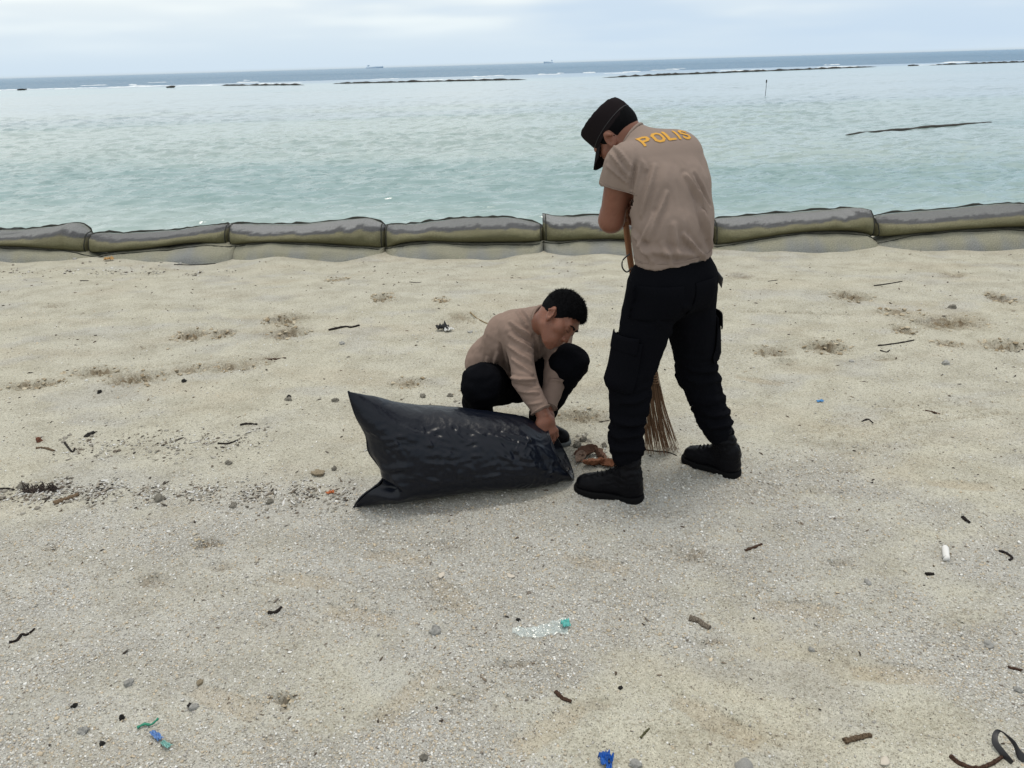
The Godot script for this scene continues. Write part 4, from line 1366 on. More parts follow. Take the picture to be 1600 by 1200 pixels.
# lays straight creases [from, to, width, height] on a field, seen along dir
func onto(f: Field, list: Array, dir: Vector3) -> Array:
	var out := []
	dir = dir.normalized()
	for q in list:
		var pts := PackedVector3Array()
		for k in 6:
			var p: Vector3 = q[0].lerp(q[1], k / 5.0)
			pts.append(p if f == null else land(f, p - dir * 0.22, dir, 0.0))
		var c := (pts[0] + pts[5]) / 2.0
		var reach := c.distance_to(pts[0]) + 0.03 + float(q[2]) * 3.2
		out.append([pts, q[2], q[3], c, reach * reach])
	return out


# walks from p along dir until the field is nearer than lift
func land(f: Field, p: Vector3, dir: Vector3, lift: float) -> Vector3:
	var best := p
	var least := 999.0
	for k in 90:
		var d := f.at(p) - lift
		if d < least:
			least = d
			best = p
		if d < 0.0004:
			break
		p += dir * clampf(d, 0.0004, 0.006)
	return best


# a sewn-on piece of cloth of w by h that follows the field
func patch(f: Field, at: Vector3, side: Vector3, up: Vector3, w: float, h: float, dir: Vector3, lift: float, puff: float) -> Shape:
	var s := Shape.new()
	side = side.normalized()
	up = up.normalized()
	sheet(s, 15, 15, 0.005, func(u, v):
		var p := land(f, at + side * (u - 0.5) * w + up * (v - 0.5) * h - dir * 0.12, dir, lift)
		var edge := minf(minf(u, 1.0 - u), minf(v, 1.0 - v))
		return p - dir * puff * smoothstep(0.0, 0.16, edge))
	# the sheet may come out either way round; light does not mind
	return s


# skin of a head about 0.235 m tall round its middle, looking along n with its crown along u; returns the frame
func head_into(skin: Shape, c: Vector3, u: Vector3, n: Vector3, neck_to: Vector3, k := 1.0) -> Array:
	n = n.normalized()
	u = (u - n * u.dot(n)).normalized()
	var x := u.cross(n)
	var b := Basis(x, u, n) * Basis.from_scale(Vector3(k, k, k))
	var f := Field.new((c - Vector3(0.19, 0.19, 0.19)).min(neck_to - Vector3(0.07, 0.07, 0.07)), (c + Vector3(0.19, 0.19, 0.19)).max(neck_to + Vector3(0.07, 0.07, 0.07)), 0.0036)
	var w := func(p: Vector3) -> Vector3: return c + b * p
	var e := func(p: Vector3, r: Vector3, j: float) -> void: f.egg(c + b * p, b * Basis.from_scale(r), j)
	e.call(Vector3(0, 0.026, -0.014), Vector3(0.074, 0.089, 0.096), 0.02)
	e.call(Vector3(0, -0.048, 0.030), Vector3(0.056, 0.062, 0.054), 0.035)
	f.add(w.call(Vector3(-0.040, -0.020, 0.050)), w.call(Vector3(0.040, -0.020, 0.050)), 0.030, 0.030, 0.02)
	f.add(w.call(Vector3(-0.036, 0.022, 0.074)), w.call(Vector3(0.036, 0.022, 0.074)), 0.014, 0.014, 0.02)
	f.add(w.call(Vector3(-0.024, -0.066, 0.064)), w.call(Vector3(0.024, -0.066, 0.064)), 0.022, 0.022, 0.02)
	f.add(w.call(Vector3(0, -0.102, 0.062)), w.call(Vector3(0, -0.106, 0.066)), 0.020, 0.018, 0.025)
	for s in [-1.0, 1.0]:
		f.cut(w.call(Vector3(s * 0.032, 0.003, 0.098)), w.call(Vector3(s * 0.032, 0.003, 0.098)), 0.0165, 0.0165, 0.012)
		e.call(Vector3(s * 0.032, -0.001, 0.077), Vector3(0.0155, 0.0125, 0.0115), 0.004)
		f.add(w.call(Vector3(s * 0.050, -0.10 + 0.04, 0.0)), w.call(Vector3(s * 0.028, -0.098, 0.048)), 0.018, 0.016, 0.03)
	f.add(w.call(Vector3(0, 0.006, 0.081)), w.call(Vector3(0, -0.036, 0.096)), 0.009, 0.0130, 0.016)
	for s in [-1.0, 1.0]:
		f.add(w.call(Vector3(s * 0.013, -0.040, 0.097)), w.call(Vector3(s * 0.013, -0.040, 0.095)), 0.0085, 0.0085, 0.008)
		f.cut(w.call(Vector3(s * 0.007, -0.050, 0.099)), w.call(Vector3(s * 0.008, -0.046, 0.100)), 0.003, 0.003, 0.003)
	f.add(w.call(Vector3(-0.019, -0.068, 0.083)), w.call(Vector3(0.019, -0.068, 0.083)), 0.0065, 0.0065, 0.006)
	f.add(w.call(Vector3(-0.015, -0.080, 0.082)), w.call(Vector3(0.015, -0.080, 0.082)), 0.0075, 0.0075, 0.006)
	f.cut(w.call(Vector3(-0.022, -0.0742, 0.092)), w.call(Vector3(0.022, -0.0742, 0.092)), 0.0022, 0.0022, 0.003)
	for s in [-1.0, 1.0]:
		var tilt := Basis(Vector3.RIGHT, -0.25) * Basis(Vector3.UP, s * 0.45)
		f.egg(w.call(Vector3(s * 0.079, -0.006, -0.010)), b * tilt * Basis.from_scale(Vector3(0.0075, 0.033, 0.020)), 0.008)
		f.add(w.call(Vector3(s * 0.084, 0.017, -0.010)), w.call(Vector3(s * 0.086, -0.002, -0.026)), 0.0055, 0.005, 0.008)
		f.add(w.call(Vector3(s * 0.077, -0.030, 0.0)), w.call(Vector3(s * 0.078, -0.036, 0.002)), 0.008, 0.006, 0.008)
		f.cut(w.call(Vector3(s * 0.092, -0.004, -0.008)), w.call(Vector3(s * 0.090, -0.016, -0.004)), 0.0095, 0.008, 0.006)
	f.add(w.call(Vector3(0, -0.045, -0.030)), neck_to, 0.056 * k, 0.058, 0.03)
	skin.take(f.net())
	return [b, f]


# skin is never one even tone
func freckle(skin: Shape) -> void:
	var a := noise(14.0, 471, 2)
	var b := noise(90.0, 472, 2)
	for k in skin.v.size():
		var t := 1.0 + 0.16 * a.get_noise_3dv(skin.v[k]) + 0.16 * b.get_noise_3dv(skin.v[k])
		skin.col[k] = Color(t, t * 0.98, t * 0.97)


# short hair: a shell over the cranium, cut along the hairline
func hair_shape(c: Vector3, b: Basis, thick: float, ragged: float, n_seed: int, line_front: float, nape := -0.030) -> Shape:
	var f := Field.new(c - Vector3(0.17, 0.17, 0.17), c + Vector3(0.17, 0.17, 0.17), 0.0034)
	# close-cropped sides and back, longer on top
	f.egg(c + b * Vector3(0, 0.026, -0.015), b * Basis.from_scale(Vector3(0.0765, 0.091, 0.0985)), 0.01)
	f.egg(c + b * Vector3(0, 0.052, -0.008), b * Basis.from_scale(Vector3(0.070 + thick * 0.35, 0.064 + thick, 0.088 + thick * 0.8)), 0.012)
	f.trim(c + b * Vector3(0, line_front, 0.082), b * Vector3(0, -0.72, 0.70), 0.06)
	for s in [-1.0, 1.0]:
		f.cut(c + b * Vector3(s * 0.078, 0.018, 0.082), c + b * Vector3(s * 0.085, -0.07, 0.06), 0.043, 0.047, 0.008)
		f.cut(c + b * Vector3(s * 0.088, -0.004, -0.008), c + b * Vector3(s * 0.088, -0.04, -0.012), 0.024, 0.026, 0.006)
	f.cut(c + b * Vector3(-0.03, line_front - 0.043, 0.105), c + b * Vector3(0.03, line_front - 0.043, 0.105), 0.045, 0.045, 0.006)
	f.trim(c + b * Vector3(0, nape, -0.06), b * Vector3(0, -1.0, -0.30), 0.16)
	f.trim(c + b * Vector3(0, -0.012, 0.03), b * Vector3(0, -1.0, 0.15), 0.085)
	var out := Shape.new()
	out.take(f.net())
	var n1 := noise(45.0, n_seed, 2)
	var n2 := noise(130.0, n_seed + 1)
	out.swell(func(p, _n):
		var top: float = smoothstep(0.0, 0.06, (b.inverse() * (p - c)).y)
		return (n1.get_noise_3dv(p) * 0.6 + n2.get_noise_3dv(p) * 0.8) * ragged * (0.12 + 0.88 * top))
	if thick > 0.012:
		# single tufts that break the outline
		var r := RandomNumberGenerator.new()
		r.seed = n_seed
		var n := out.normals()
		var many := out.v.size()
		for k in 2600:
			var i := r.randi() % many
			var p := out.v[i]
			var l := b.inverse() * (p - c)
			if l.y < 0.035:
				continue
			var d := (n[i] * r.randf_range(0.5, 1.0) + b.z * r.randf_range(0.1, 0.7) + b.x * r.randf_range(-0.25, 0.25)).normalized() * r.randf_range(0.005, 0.013)
			var w := n[i].cross(d).normalized() * 0.0011
			var q := n[i].cross(w).normalized() * 0.0011
			var at := out.v.size()
			out.v.append_array(PackedVector3Array([p + w, p - w * 0.5 + q, p - w * 0.5 - q, p + d]))
			out.i.append_array(PackedInt32Array([at, at + 1, at + 3, at + 1, at + 2, at + 3, at + 2, at, at + 3]))
	return out


# a hand from the wrist: d points along the palm, back is where the back of the hand faces, thumb the side of the thumb; curl bends the fingers
func hand_into(skin: Shape, wrist: Vector3, d: Vector3, back: Vector3, thumb: Vector3, curl: float, spread := 0.0) -> void:
	d = d.normalized()
	back = (back - d * back.dot(d)).normalized()
	var side := d.cross(back).normalized()
	if side.dot(thumb) < 0.0:
		side = -side
	var f := Field.new(wrist - Vector3(0.17, 0.17, 0.17), wrist + Vector3(0.17, 0.17, 0.17), 0.0034)
	f.add(wrist - d * 0.02, wrist + d * 0.025, 0.0265, 0.026, 0.02, side, 1.22)
	f.add(wrist + d * 0.025, wrist + d * 0.078, 0.0165, 0.0140, 0.02, side, 2.6)
	f.add(wrist + d * 0.02 + side * 0.026 - back * 0.008, wrist + d * 0.05 + side * 0.030 - back * 0.010, 0.015, 0.013, 0.015)
	var lengths := [0.072, 0.080, 0.075, 0.060]
	for k in 4:
		var off := 0.030 - 0.0205 * k
		var p := wrist + d * (0.084 - 0.004 * absf(k - 1.2)) + side * off
		var dir := (d + side * (1.3 - k) * spread).normalized()
		var total := 0.0
		var l: float = lengths[k]
		for seg in 3:
			total += curl * [0.75, 1.0, 0.7][seg] * (1.0 + 0.06 * k)
			var v := dir * cos(total) - back * sin(total)
			var q: Vector3 = p + v * l * [0.46, 0.30, 0.24][seg]
			f.add(p, q, [0.0098, 0.0088, 0.0080][seg], [0.0088, 0.0080, 0.0070][seg], 0.005)
			p = q
	var t0 := wrist + d * 0.028 + side * 0.030 - back * 0.006
	var t1 := t0 + (d * 0.55 + side * 0.75 - back * 0.35).normalized() * 0.040
	var t2 := t1 + (d * 0.80 + side * 0.25 - back * (0.25 + curl * 0.5)).normalized() * 0.030
	var t3 := t2 + (d * 0.85 - side * 0.10 - back * (0.25 + curl * 0.6)).normalized() * 0.024
	f.add(t0, t1, 0.0135, 0.0112, 0.012)
	f.add(t1, t2, 0.0108, 0.0098, 0.005)
	f.add(t2, t3, 0.0096, 0.0078, 0.005)
	skin.take(f.net())


# upper, then sole, of a laced boot
func boot_parts(root: Node3D, shift: Vector3, heel: Vector3, toe: Vector3, shin: Vector3, tall: float) -> void:
	var low := height((heel.x + toe.x) / 2.0, (heel.z + toe.z) / 2.0) - 0.007
	heel.y = low
	toe.y = low
	var d := toe - heel
	d = d.normalized()
	var side := d.cross(Vector3.UP)
	var l := heel.distance_to(toe)
	var f := Field.new(heel.min(toe).min(shin) - Vector3(0.09, 0.02, 0.09), heel.max(toe).max(shin) + Vector3(0.09, 0.09, 0.09), 0.0045)
	var ankle := heel + d * 0.055 + Vector3.UP * 0.105
	var top := ankle.lerp(shin, clampf(tall / maxf(ankle.distance_to(shin), 0.01), 0.0, 1.0))
	f.add(heel + d * 0.045 + Vector3.UP * 0.055, ankle, 0.046, 0.046, 0.02)
	f.add(ankle, top, 0.045, 0.051, 0.02)
	f.add(heel + d * 0.07 + Vector3.UP * 0.060, heel + d * (l - 0.075) + Vector3.UP * 0.050, 0.044, 0.038, 0.03)
	f.add(heel + d * (l - 0.10) + Vector3.UP * 0.048, heel + d * (l - 0.048) + Vector3.UP * 0.046, 0.040, 0.036, 0.02, side, 1.14)
	f.add(heel + d * 0.10 + Vector3.UP * 0.115, heel + d * (l - 0.11) + Vector3.UP * 0.072, 0.030, 0.026, 0.03)
	f.trim(heel + Vector3.UP * 0.026, Vector3.DOWN, 0.5)
	f.trim(top, (shin - ankle).normalized(), 0.12)
	var s := Shape.new()
	s.take(f.net())
	var n := noise(22.0, int(heel.x * 1000.0), 2)
	s.swell(func(p, _n):
		var up: float = (p - heel).y
		return 0.0035 * n.get_noise_3d(p.x, p.y * 2.2, p.z) * smoothstep(0.04, 0.10, up) + 0.0026 * sin(up * 150.0 + n.get_noise_3dv(p) * 3.0) * smoothstep(0.10, 0.14, up))
	var boot := put("boot", s.mesh(shift), M.boot, root)
	var g := Field.new(heel.min(toe) - Vector3(0.08, 0.03, 0.08), heel.max(toe) + Vector3(0.08, 0.05, 0.08), 0.0042)
	g.add(heel + d * 0.045 + Vector3.UP * 0.02, heel + d * 0.10 + Vector3.UP * 0.02, 0.050, 0.046, 0.01)
	g.add(heel + d * 0.10 + Vector3.UP * 0.02, heel + d * (l - 0.09) + Vector3.UP * 0.02, 0.042, 0.050, 0.02)
	g.add(heel + d * (l - 0.10) + Vector3.UP * 0.02, heel + d * (l - 0.052) + Vector3.UP * 0.024, 0.052, 0.050, 0.02)
	g.trim(heel + Vector3.UP * 0.034, Vector3.UP, 0.5)
	g.trim(heel + Vector3.UP * 0.002, Vector3.DOWN, 0.5)
	g.cut(heel + d * 0.112 + Vector3.UP * -0.004 - side * 0.09, heel + d * 0.112 + Vector3.UP * -0.004 + side * 0.09, 0.015, 0.015, 0.006)
	g.cut(heel + d * (l + 0.03) + Vector3.UP * -0.03 - side * 0.09, heel + d * (l + 0.03) + Vector3.UP * -0.03 + side * 0.09, 0.045, 0.045, 0.01)
	var gs := Shape.new()
	gs.take(g.net())
	put("sole", gs.mesh(shift), M.sole, boot)
	for k in 5:
		var lace := Shape.new()
		var along := 0.115 - 0.0 * k
		var p := heel + d * (along + 0.018 * k) + Vector3.UP * 0.5
		var a := land(f, p - side * 0.022, Vector3.DOWN, 0.002)
		var b := land(f, p + side * 0.022 + d * 0.012, Vector3.DOWN, 0.002)
		var m := land(f, p + d * 0.006, Vector3.DOWN, 0.004)
		tube(lace, [a, m, b], 0.0026, 0.0026, 5)
		put("lace", lace.mesh(shift), M.sole, boot)


# ---------------------------------------------------------------- the standing person
func standing_person() -> void:
	var at := Vector3(0.62, 0, -2.92)
	var root := base("person", "standing person in dark cap and taupe tee with yellow back lettering, bent over a broom", "person", at)
	var ahead := Vector3(-0.64, 0, -0.77)
	var lhip := Vector3(0.560, 0.87, -2.85)
	var rhip := Vector3(0.705, 0.87, -2.96)
	var lkn := Vector3(0.470, 0.495, -2.82)
	var rkn := Vector3(0.782, 0.455, -3.00)
	var lank := Vector3(0.462, 0.12, -2.775)
	var rank := Vector3(0.908, 0.12, -2.955)
	var lsh := Vector3(0.432, 1.335, -2.91)
	var rsh := Vector3(0.690, 1.335, -3.12)
	var neck := Vector3(0.492, 1.40, -3.03)
	var chest := Vector3(0.600, 1.235, -2.955)
	var lelb := Vector3(0.398, 1.118, -2.95)
	var lwr := Vector3(0.425, 1.150, -3.125)
	var relb := Vector3(0.700, 1.10, -3.22)
	var rwr := Vector3(0.552, 1.09, -3.20)
	var head := Vector3(0.428, 1.412, -3.07)
	var crown := Vector3(-0.68, 0.60, -0.42)
	var face := Vector3(-0.50, -0.76, -0.38)

	# the body, one surface
	var skin := Shape.new()
	var f := Field.new(Vector3(0.25, 0.0, -3.42), Vector3(1.08, 1.50, -2.62), 0.0105)
	f.add(Vector3(0.632, 0.95, -2.90), chest, 0.100, 0.100, 0.03, RIGHT, 1.35)
	f.add(chest, neck, 0.090, 0.05, 0.04, RIGHT, 1.3)
	f.add(lsh, rsh, 0.050, 0.050, 0.04)
	f.add(lhip, lkn, 0.085, 0.055, 0.04)
	f.add(rhip, rkn, 0.085, 0.055, 0.04)
	f.add(lkn, Vector3(0.462, 0.07, -2.775), 0.053, 0.028, 0.02)
	f.add(rkn, Vector3(0.920, 0.07, -2.950), 0.053, 0.028, 0.02)
	f.add(Vector3(0.462, 0.07, -2.775), Vector3(0.35, 0.034, -2.81), 0.028, 0.018, 0.01)
	f.add(Vector3(0.920, 0.07, -2.950), Vector3(0.835, 0.034, -3.02), 0.028, 0.018, 0.01)
	f.add(lsh, lelb, 0.058, 0.046, 0.03)
	f.add(lelb, lelb.lerp(lwr, 0.45), 0.047, 0.044, 0.02)
	f.add(lelb.lerp(lwr, 0.45), lwr, 0.043, 0.028, 0.02)
	f.add(rsh, relb, 0.052, 0.042, 0.03)
	f.add(relb, rwr, 0.042, 0.027, 0.02)
	skin.take(f.net())
	hand_into(skin, lwr, Vector3(0.45, 0.05, -0.9), Vector3(-0.9, 0.0, -0.45), Vector3(0.0, 1.0, 0.2), 1.05)
	hand_into(skin, rwr, Vector3(-0.85, 0.0, 0.1), Vector3(-0.1, 0.0, -1.0), Vector3(0, 1, 0), 1.05)
	var b: Basis = head_into(skin, head, crown, face, neck + Vector3(0.02, -0.02, 0.0), 1.0)[0]
	freckle(skin)
	var body := put("body", skin.mesh(-at), M.skin, root)
	var hair := hair_shape(head, b, 0.006, 0.002, 401, 0.075, -0.058)
	put("hair", hair.mesh(-at), M.hair, body)

	# cap: a soft band with a flat crown, and a curved peak
	var cap := Shape.new()
	var prof := [[0.014, 0.99, 0.0], [0.019, 1.0, 0.0], [0.025, 1.012, 0.0], [0.060, 1.015, 0.0], [0.086, 1.00, 0.004], [0.098, 0.965, 0.006], [0.104, 0.90, 0.006], [0.104, 0.80, 0.004], [0.106, 0.6, 0.0], [0.112, 0.3, 0.0], [0.113, 0.02, 0.0]]
	var wob := noise(14.0, 402, 2)
	for q in prof:
		for j in 56:
			var t := TAU * j / 56.0
			var l := Vector3(sin(t) * 0.080 * q[1], q[0] + 0.006, cos(t) * 0.101 * q[1] - 0.010 + q[2])
			# the band sits higher at the nape than over the brow
			l.y += -0.010 * cos(t) * (1.0 - smoothstep(0.03, 0.08, q[0])) + 0.004 * cos(t)
			cap.v.append(head + b * (l * (1.0 + 0.02 * wob.get_noise_3dv(l * 3.0))))
	for k in prof.size() - 1:
		for j in 56:
			var p := k * 56 + j
			var q := k * 56 + (j + 1) % 56
			cap.quad(p, q, q + 56, p + 56)
	var capn := put("cap", cap.mesh(-at), M.cap, body)
	var peak := Shape.new()
	sheet(peak, 25, 9, 0.004, func(u, v):
		var t := lerpf(-1.12, 1.12, u)
		var reach: float = v * (0.068 * pow(maxf(cos(t * 0.98), 0.0), 0.55))
		return head + b * Vector3(sin(t) * (0.0805 + reach * 0.25), 0.026 - reach * 0.50 - 0.016 * sin(t) * sin(t) - 0.006 * v, cos(t) * 0.1015 - 0.010 + reach * 0.92))
	put("peak", peak.mesh(-at), M.cap, capn)
	var seam := Shape.new()
	var loop := []
	for j in 29:
		var t := TAU * j / 28.0
		loop.append(head + b * Vector3(sin(t) * 0.0815, 0.036 - 0.008 * cos(t), cos(t) * 0.1028 - 0.010))
	tube(seam, loop, 0.0016, 0.0016, 5)
	put("cap_band_seam", seam.mesh(-at), M.belt, capn)

	# tee shirt
	var s := Field.new(Vector3(0.27, 0.90, -3.30), Vector3(0.92, 1.50, -2.68), 0.0068)
	s.add(Vector3(0.634, 0.95, -2.895), Vector3(0.622, 1.10, -2.905), 0.128, 0.124, 0.04, RIGHT, 1.33)
	s.add(Vector3(0.622, 1.10, -2.905), chest, 0.122, 0.124, 0.04, RIGHT, 1.36)
	s.add(chest, Vector3(0.585, 1.325, -2.985), 0.124, 0.105, 0.05, RIGHT, 1.42)
	s.add(lsh + Vector3(0.02, -0.01, 0), rsh, 0.066, 0.062, 0.06)
	s.add(Vector3(0.655, 1.335, -3.02), Vector3(0.690, 1.16, -2.97), 0.088, 0.080, 0.06)
	s.add(Vector3(0.575, 1.325, -2.985), neck, 0.088, 0.062, 0.05, RIGHT, 1.15)
	s.add(lsh, lsh.lerp(lelb, 0.48), 0.071, 0.068, 0.035)
	s.add(rsh, rsh.lerp(relb, 0.72), 0.068, 0.064, 0.035)
	s.trim(lsh.lerp(lelb, 0.42), lelb - lsh + Vector3(0, 0, 0.03), 0.105)
	s.trim(rsh.lerp(relb, 0.66), relb - rsh, 0.09)
	s.trim(Vector3(0.634, 0.975, -2.895), Vector3(0.06, -1.0, -0.02), 0.30)
	var nk := (head - neck).normalized()
	s.trim(neck + nk * 0.012, nk * 0.8 + Vector3(-0.3, 0.5, -0.2), 0.10)
	var shirt := Shape.new()
	shirt.take(s.net())
	var list := [
		[Vector3(0.532, 1.330, -2.820), Vector3(0.485, 1.156, -2.820), 0.013, 0.008], [Vector3(0.572, 1.240, -2.79), Vector3(0.510, 1.075, -2.790), 0.012, 0.008],
		[Vector3(0.649, 1.294, -2.830), Vector3(0.733, 1.153, -2.830), 0.012, 0.010], [Vector3(0.709, 1.159, -2.830), Vector3(0.766, 1.026, -2.830), 0.014, 0.010],
		[Vector3(0.680, 1.294, -2.840), Vector3(0.756, 1.183, -2.850), 0.010, -0.005],
		[Vector3(0.472, 1.385, -2.840), Vector3(0.452, 1.250, -2.840), 0.011, -0.009], [Vector3(0.526, 1.165, -2.790), Vector3(0.484, 1.050, -2.790), 0.013, 0.009],
		[Vector3(0.597, 1.128, -2.775), Vector3(0.617, 1.010, -2.775), 0.016, 0.007], [Vector3(0.391, 1.405, -2.850), Vector3(0.447, 1.328, -2.830), 0.010, 0.007],
		[Vector3(0.376, 1.377, -2.850), Vector3(0.440, 1.296, -2.830), 0.009, 0.006], [Vector3(0.365, 1.334, -2.850), Vector3(0.434, 1.278, -2.830), 0.009, 0.006],
		[Vector3(0.465, 1.408, -2.850), Vector3(0.500, 1.321, -2.820), 0.011, 0.008], [Vector3(0.490, 1.040, -2.780), Vector3(0.720, 1.010, -2.780), 0.020, 0.008],
		[Vector3(0.640, 1.090, -2.775), Vector3(0.734, 0.990, -2.800), 0.013, 0.010], [Vector3(0.560, 1.06, -2.775), Vector3(0.600, 0.985, -2.775), 0.014, 0.008],
		[Vector3(0.460, 1.09, -2.82), Vector3(0.530, 1.00, -2.78), 0.016, 0.009], [Vector3(0.690, 1.23, -2.85), Vector3(0.740, 1.06, -2.85), 0.012, 0.006]]
	list = onto(s, list, Vector3(0.05, -0.15, -1.0))
	for q in list:
		q[1] *= 0.72
		q[2] *= 1.9
	var big := noise(5.0, 411, 2)
	var small := noise(15.0, 412, 2)
	shirt.swell(func(p, _n):
		var print_area: float = smoothstep(0.10, 0.05, absf(p.y - 1.415)) * smoothstep(0.2, 0.12, absf(p.x - 0.60))
		return creases(list, p) * (1.0 - 0.97 * print_area) + (big.get_noise_3d(p.x * 1.3, p.y * 0.8, p.z) * 0.008 + small.get_noise_3d(p.x * 1.4, p.y * 0.55, p.z * 1.4) * 0.0035) * (1.0 - 0.95 * print_area))
	var shirt_node := put("tee_shirt", shirt.mesh(-at), M.shirt, root)
	# stitched hems of sleeve and body
	for q in [[lsh.lerp(lelb, 0.36), (lelb - lsh).normalized(), 0.12], [Vector3(0.634, 0.998, -2.895), Vector3(-0.06, 1.0, 0.02), 0.26]]:
		var hem := Shape.new()
		var line_at := []
		var h1: Vector3 = q[1].cross(Vector3(0.2, 0.1, 1.0)).normalized()
		var h2: Vector3 = q[1].cross(h1).normalized()
		for j in 49:
			var a := TAU * j / 48.0
			var out: Vector3 = h1 * cos(a) + h2 * sin(a)
			line_at.append(land(s, q[0] + out * float(q[2]), -out, 0.0015))
		tube(hem, line_at, 0.0018, 0.0018, 5)
		put("hem_stitching", hem.mesh(-at), M.shirt, shirt_node)
	var collar := Shape.new()
	var ring := []
	var cn := (nk * 0.8 + Vector3(-0.3, 0.5, -0.2)).normalized()
	var c1 := cn.cross(Vector3(0, 0, 1)).normalized()
	var c2 := cn.cross(c1)
	for j in 25:
		var t := TAU * j / 24.0
		ring.append(neck + nk * 0.014 + (c1 * cos(t) + c2 * sin(t)) * 0.066)
	tube(collar, ring, 0.006, 0.006, 6)
	put("collar", collar.mesh(-at), M.shirt, shirt_node)
	put("back_lettering", lettering(s, Vector3(0.606, 1.442, -2.915), Vector3(0.84, -0.06, -0.50), Vector3(-0.35, 0.72, -0.55), 0.212, 0.044).mesh(-at), M.yellow, shirt_node)

	# cargo trousers
	var t := Field.new(Vector3(0.32, 0.10, -3.22), Vector3(1.06, 1.06, -2.62), 0.0078)
	t.add(Vector3(0.634, 1.0, -2.895), Vector3(0.636, 0.90, -2.90), 0.108, 0.118, 0.04, RIGHT, 1.36)
	t.add(Vector3(0.600, 0.865, -2.83), Vector3(0.70, 0.865, -2.91), 0.100, 0.100, 0.06)
	t.add(lhip, lkn, 0.112, 0.083, 0.05)
	t.add(rhip, rkn, 0.110, 0.083, 0.05)
	t.add(lkn, Vector3(0.458, 0.245, -2.785), 0.082, 0.069, 0.03)
	t.add(Vector3(0.458, 0.245, -2.785), Vector3(0.460, 0.195, -2.78), 0.071, 0.062, 0.02)
	t.add(rkn, Vector3(0.865, 0.245, -2.965), 0.080, 0.066, 0.03)
	t.add(Vector3(0.865, 0.245, -2.965), Vector3(0.885, 0.195, -2.96), 0.067, 0.059, 0.02)
	t.trim(Vector3(0.634, 1.012, -2.895), Vector3.UP, 0.3)
	var folds := [
		[Vector3(0.40, 0.44, -2.74), Vector3(0.55, 0.47, -2.74), 0.016, 0.010], [Vector3(0.39, 0.37, -2.72), Vector3(0.53, 0.36, -2.71), 0.013, 0.012], [Vector3(0.39, 0.30, -2.71), Vector3(0.52, 0.32, -2.71), 0.012, 0.011],
		[Vector3(0.39, 0.255, -2.71), Vector3(0.52, 0.245, -2.71), 0.011, 0.010], [Vector3(0.40, 0.335, -2.72), Vector3(0.52, 0.345, -2.71), 0.010, -0.008],
		[Vector3(0.74, 0.50, -2.93), Vector3(0.87, 0.49, -2.95), 0.015, 0.012], [Vector3(0.76, 0.44, -2.92), Vector3(0.90, 0.45, -2.95), 0.014, 0.010], [Vector3(0.79, 0.37, -2.91), Vector3(0.91, 0.36, -2.93), 0.013, 0.011],
		[Vector3(0.81, 0.30, -2.90), Vector3(0.93, 0.30, -2.92), 0.012, 0.010], [Vector3(0.82, 0.25, -2.90), Vector3(0.94, 0.25, -2.92), 0.011, 0.010],
		[Vector3(0.56, 0.86, -2.72), Vector3(0.70, 0.80, -2.80), 0.016, 0.008], [Vector3(0.50, 0.84, -2.75), Vector3(0.60, 0.72, -2.74), 0.016, 0.007], [Vector3(0.60, 0.75, -2.76), Vector3(0.66, 0.62, -2.86), 0.014, 0.008]]
	folds = onto(t, folds, Vector3(0.0, -0.2, -1.0))
	var crush := noise(11.0, 421, 2)
	var pants := Shape.new()
	pants.take(t.net())
	pants.swell(func(p, _n):
		var low: float = smoothstep(0.62, 0.35, p.y)
		return creases(folds, p) + crush.get_noise_3d(p.x, p.y * lerpf(0.8, 2.4, low), p.z) * lerpf(0.006, 0.013, low) * smoothstep(0.16, 0.22, p.y) * smoothstep(0.99, 0.88, p.y))
	var trousers := put("trousers", pants.mesh(-at), M.trousers, root)
	var look := Vector3(0.75, 0.0, -0.66)
	var out_l := Vector3(-0.80, 0, 0.60)
	put("cargo_pocket", patch(t, Vector3(0.44, 0.590, -2.80), Vector3(0.60, 0, 0.80), Vector3(0.10, 1, 0), 0.165, 0.20, -out_l, 0.006, 0.014).mesh(-at), M.trousers, trousers)
	put("pocket_flap", patch(t, Vector3(0.452, 0.678, -2.80), Vector3(0.60, 0, 0.80), Vector3(0.10, 1, 0), 0.152, 0.066, -out_l, 0.017, 0.006).mesh(-at), M.trousers, trousers)
	put("cargo_pocket", patch(t, Vector3(0.78, 0.620, -2.98), Vector3(0.62, 0, 0.78), Vector3(-0.1, 1, 0), 0.15, 0.18, Vector3(-0.80, 0, 0.58), 0.006, 0.014).mesh(-at), M.trousers, trousers)
	put("pocket_flap", patch(t, Vector3(0.775, 0.70, -2.98), Vector3(0.62, 0, 0.78), Vector3(-0.1, 1, 0), 0.165, 0.06, Vector3(-0.80, 0, 0.58), 0.022, 0.004).mesh(-at), M.trousers, trousers)
	put("back_pocket", patch(t, Vector3(0.585, 0.845, -2.70), RIGHT, Vector3.UP, 0.13, 0.13, ahead, 0.003, 0.002).mesh(-at), M.trousers, trousers)
	put("back_pocket", patch(t, Vector3(0.745, 0.845, -2.80), RIGHT, Vector3.UP, 0.12, 0.13, ahead, 0.003, 0.002).mesh(-at), M.trousers, trousers)
	var tab := Shape.new()
	sheet(tab, 9, 7, 0.006, func(u, v): return Vector3(0.788 + u * 0.062, 0.905 - 0.045 * u + 0.012 * sin(u * 4.0) + (v - 0.5) * (0.020 + 0.022 * u), -2.975 + 0.01 * v))
	put("hip_strap", tab.mesh(-at), M.belt, trousers)
	var bl := Field.new(Vector3(0.40, 0.92, -3.10), Vector3(0.88, 1.03, -2.70), 0.006)
	bl.add(Vector3(0.634, 1.0, -2.895), Vector3(0.635, 0.94, -2.898), 0.1105, 0.1155, 0.01, RIGHT, 1.34)
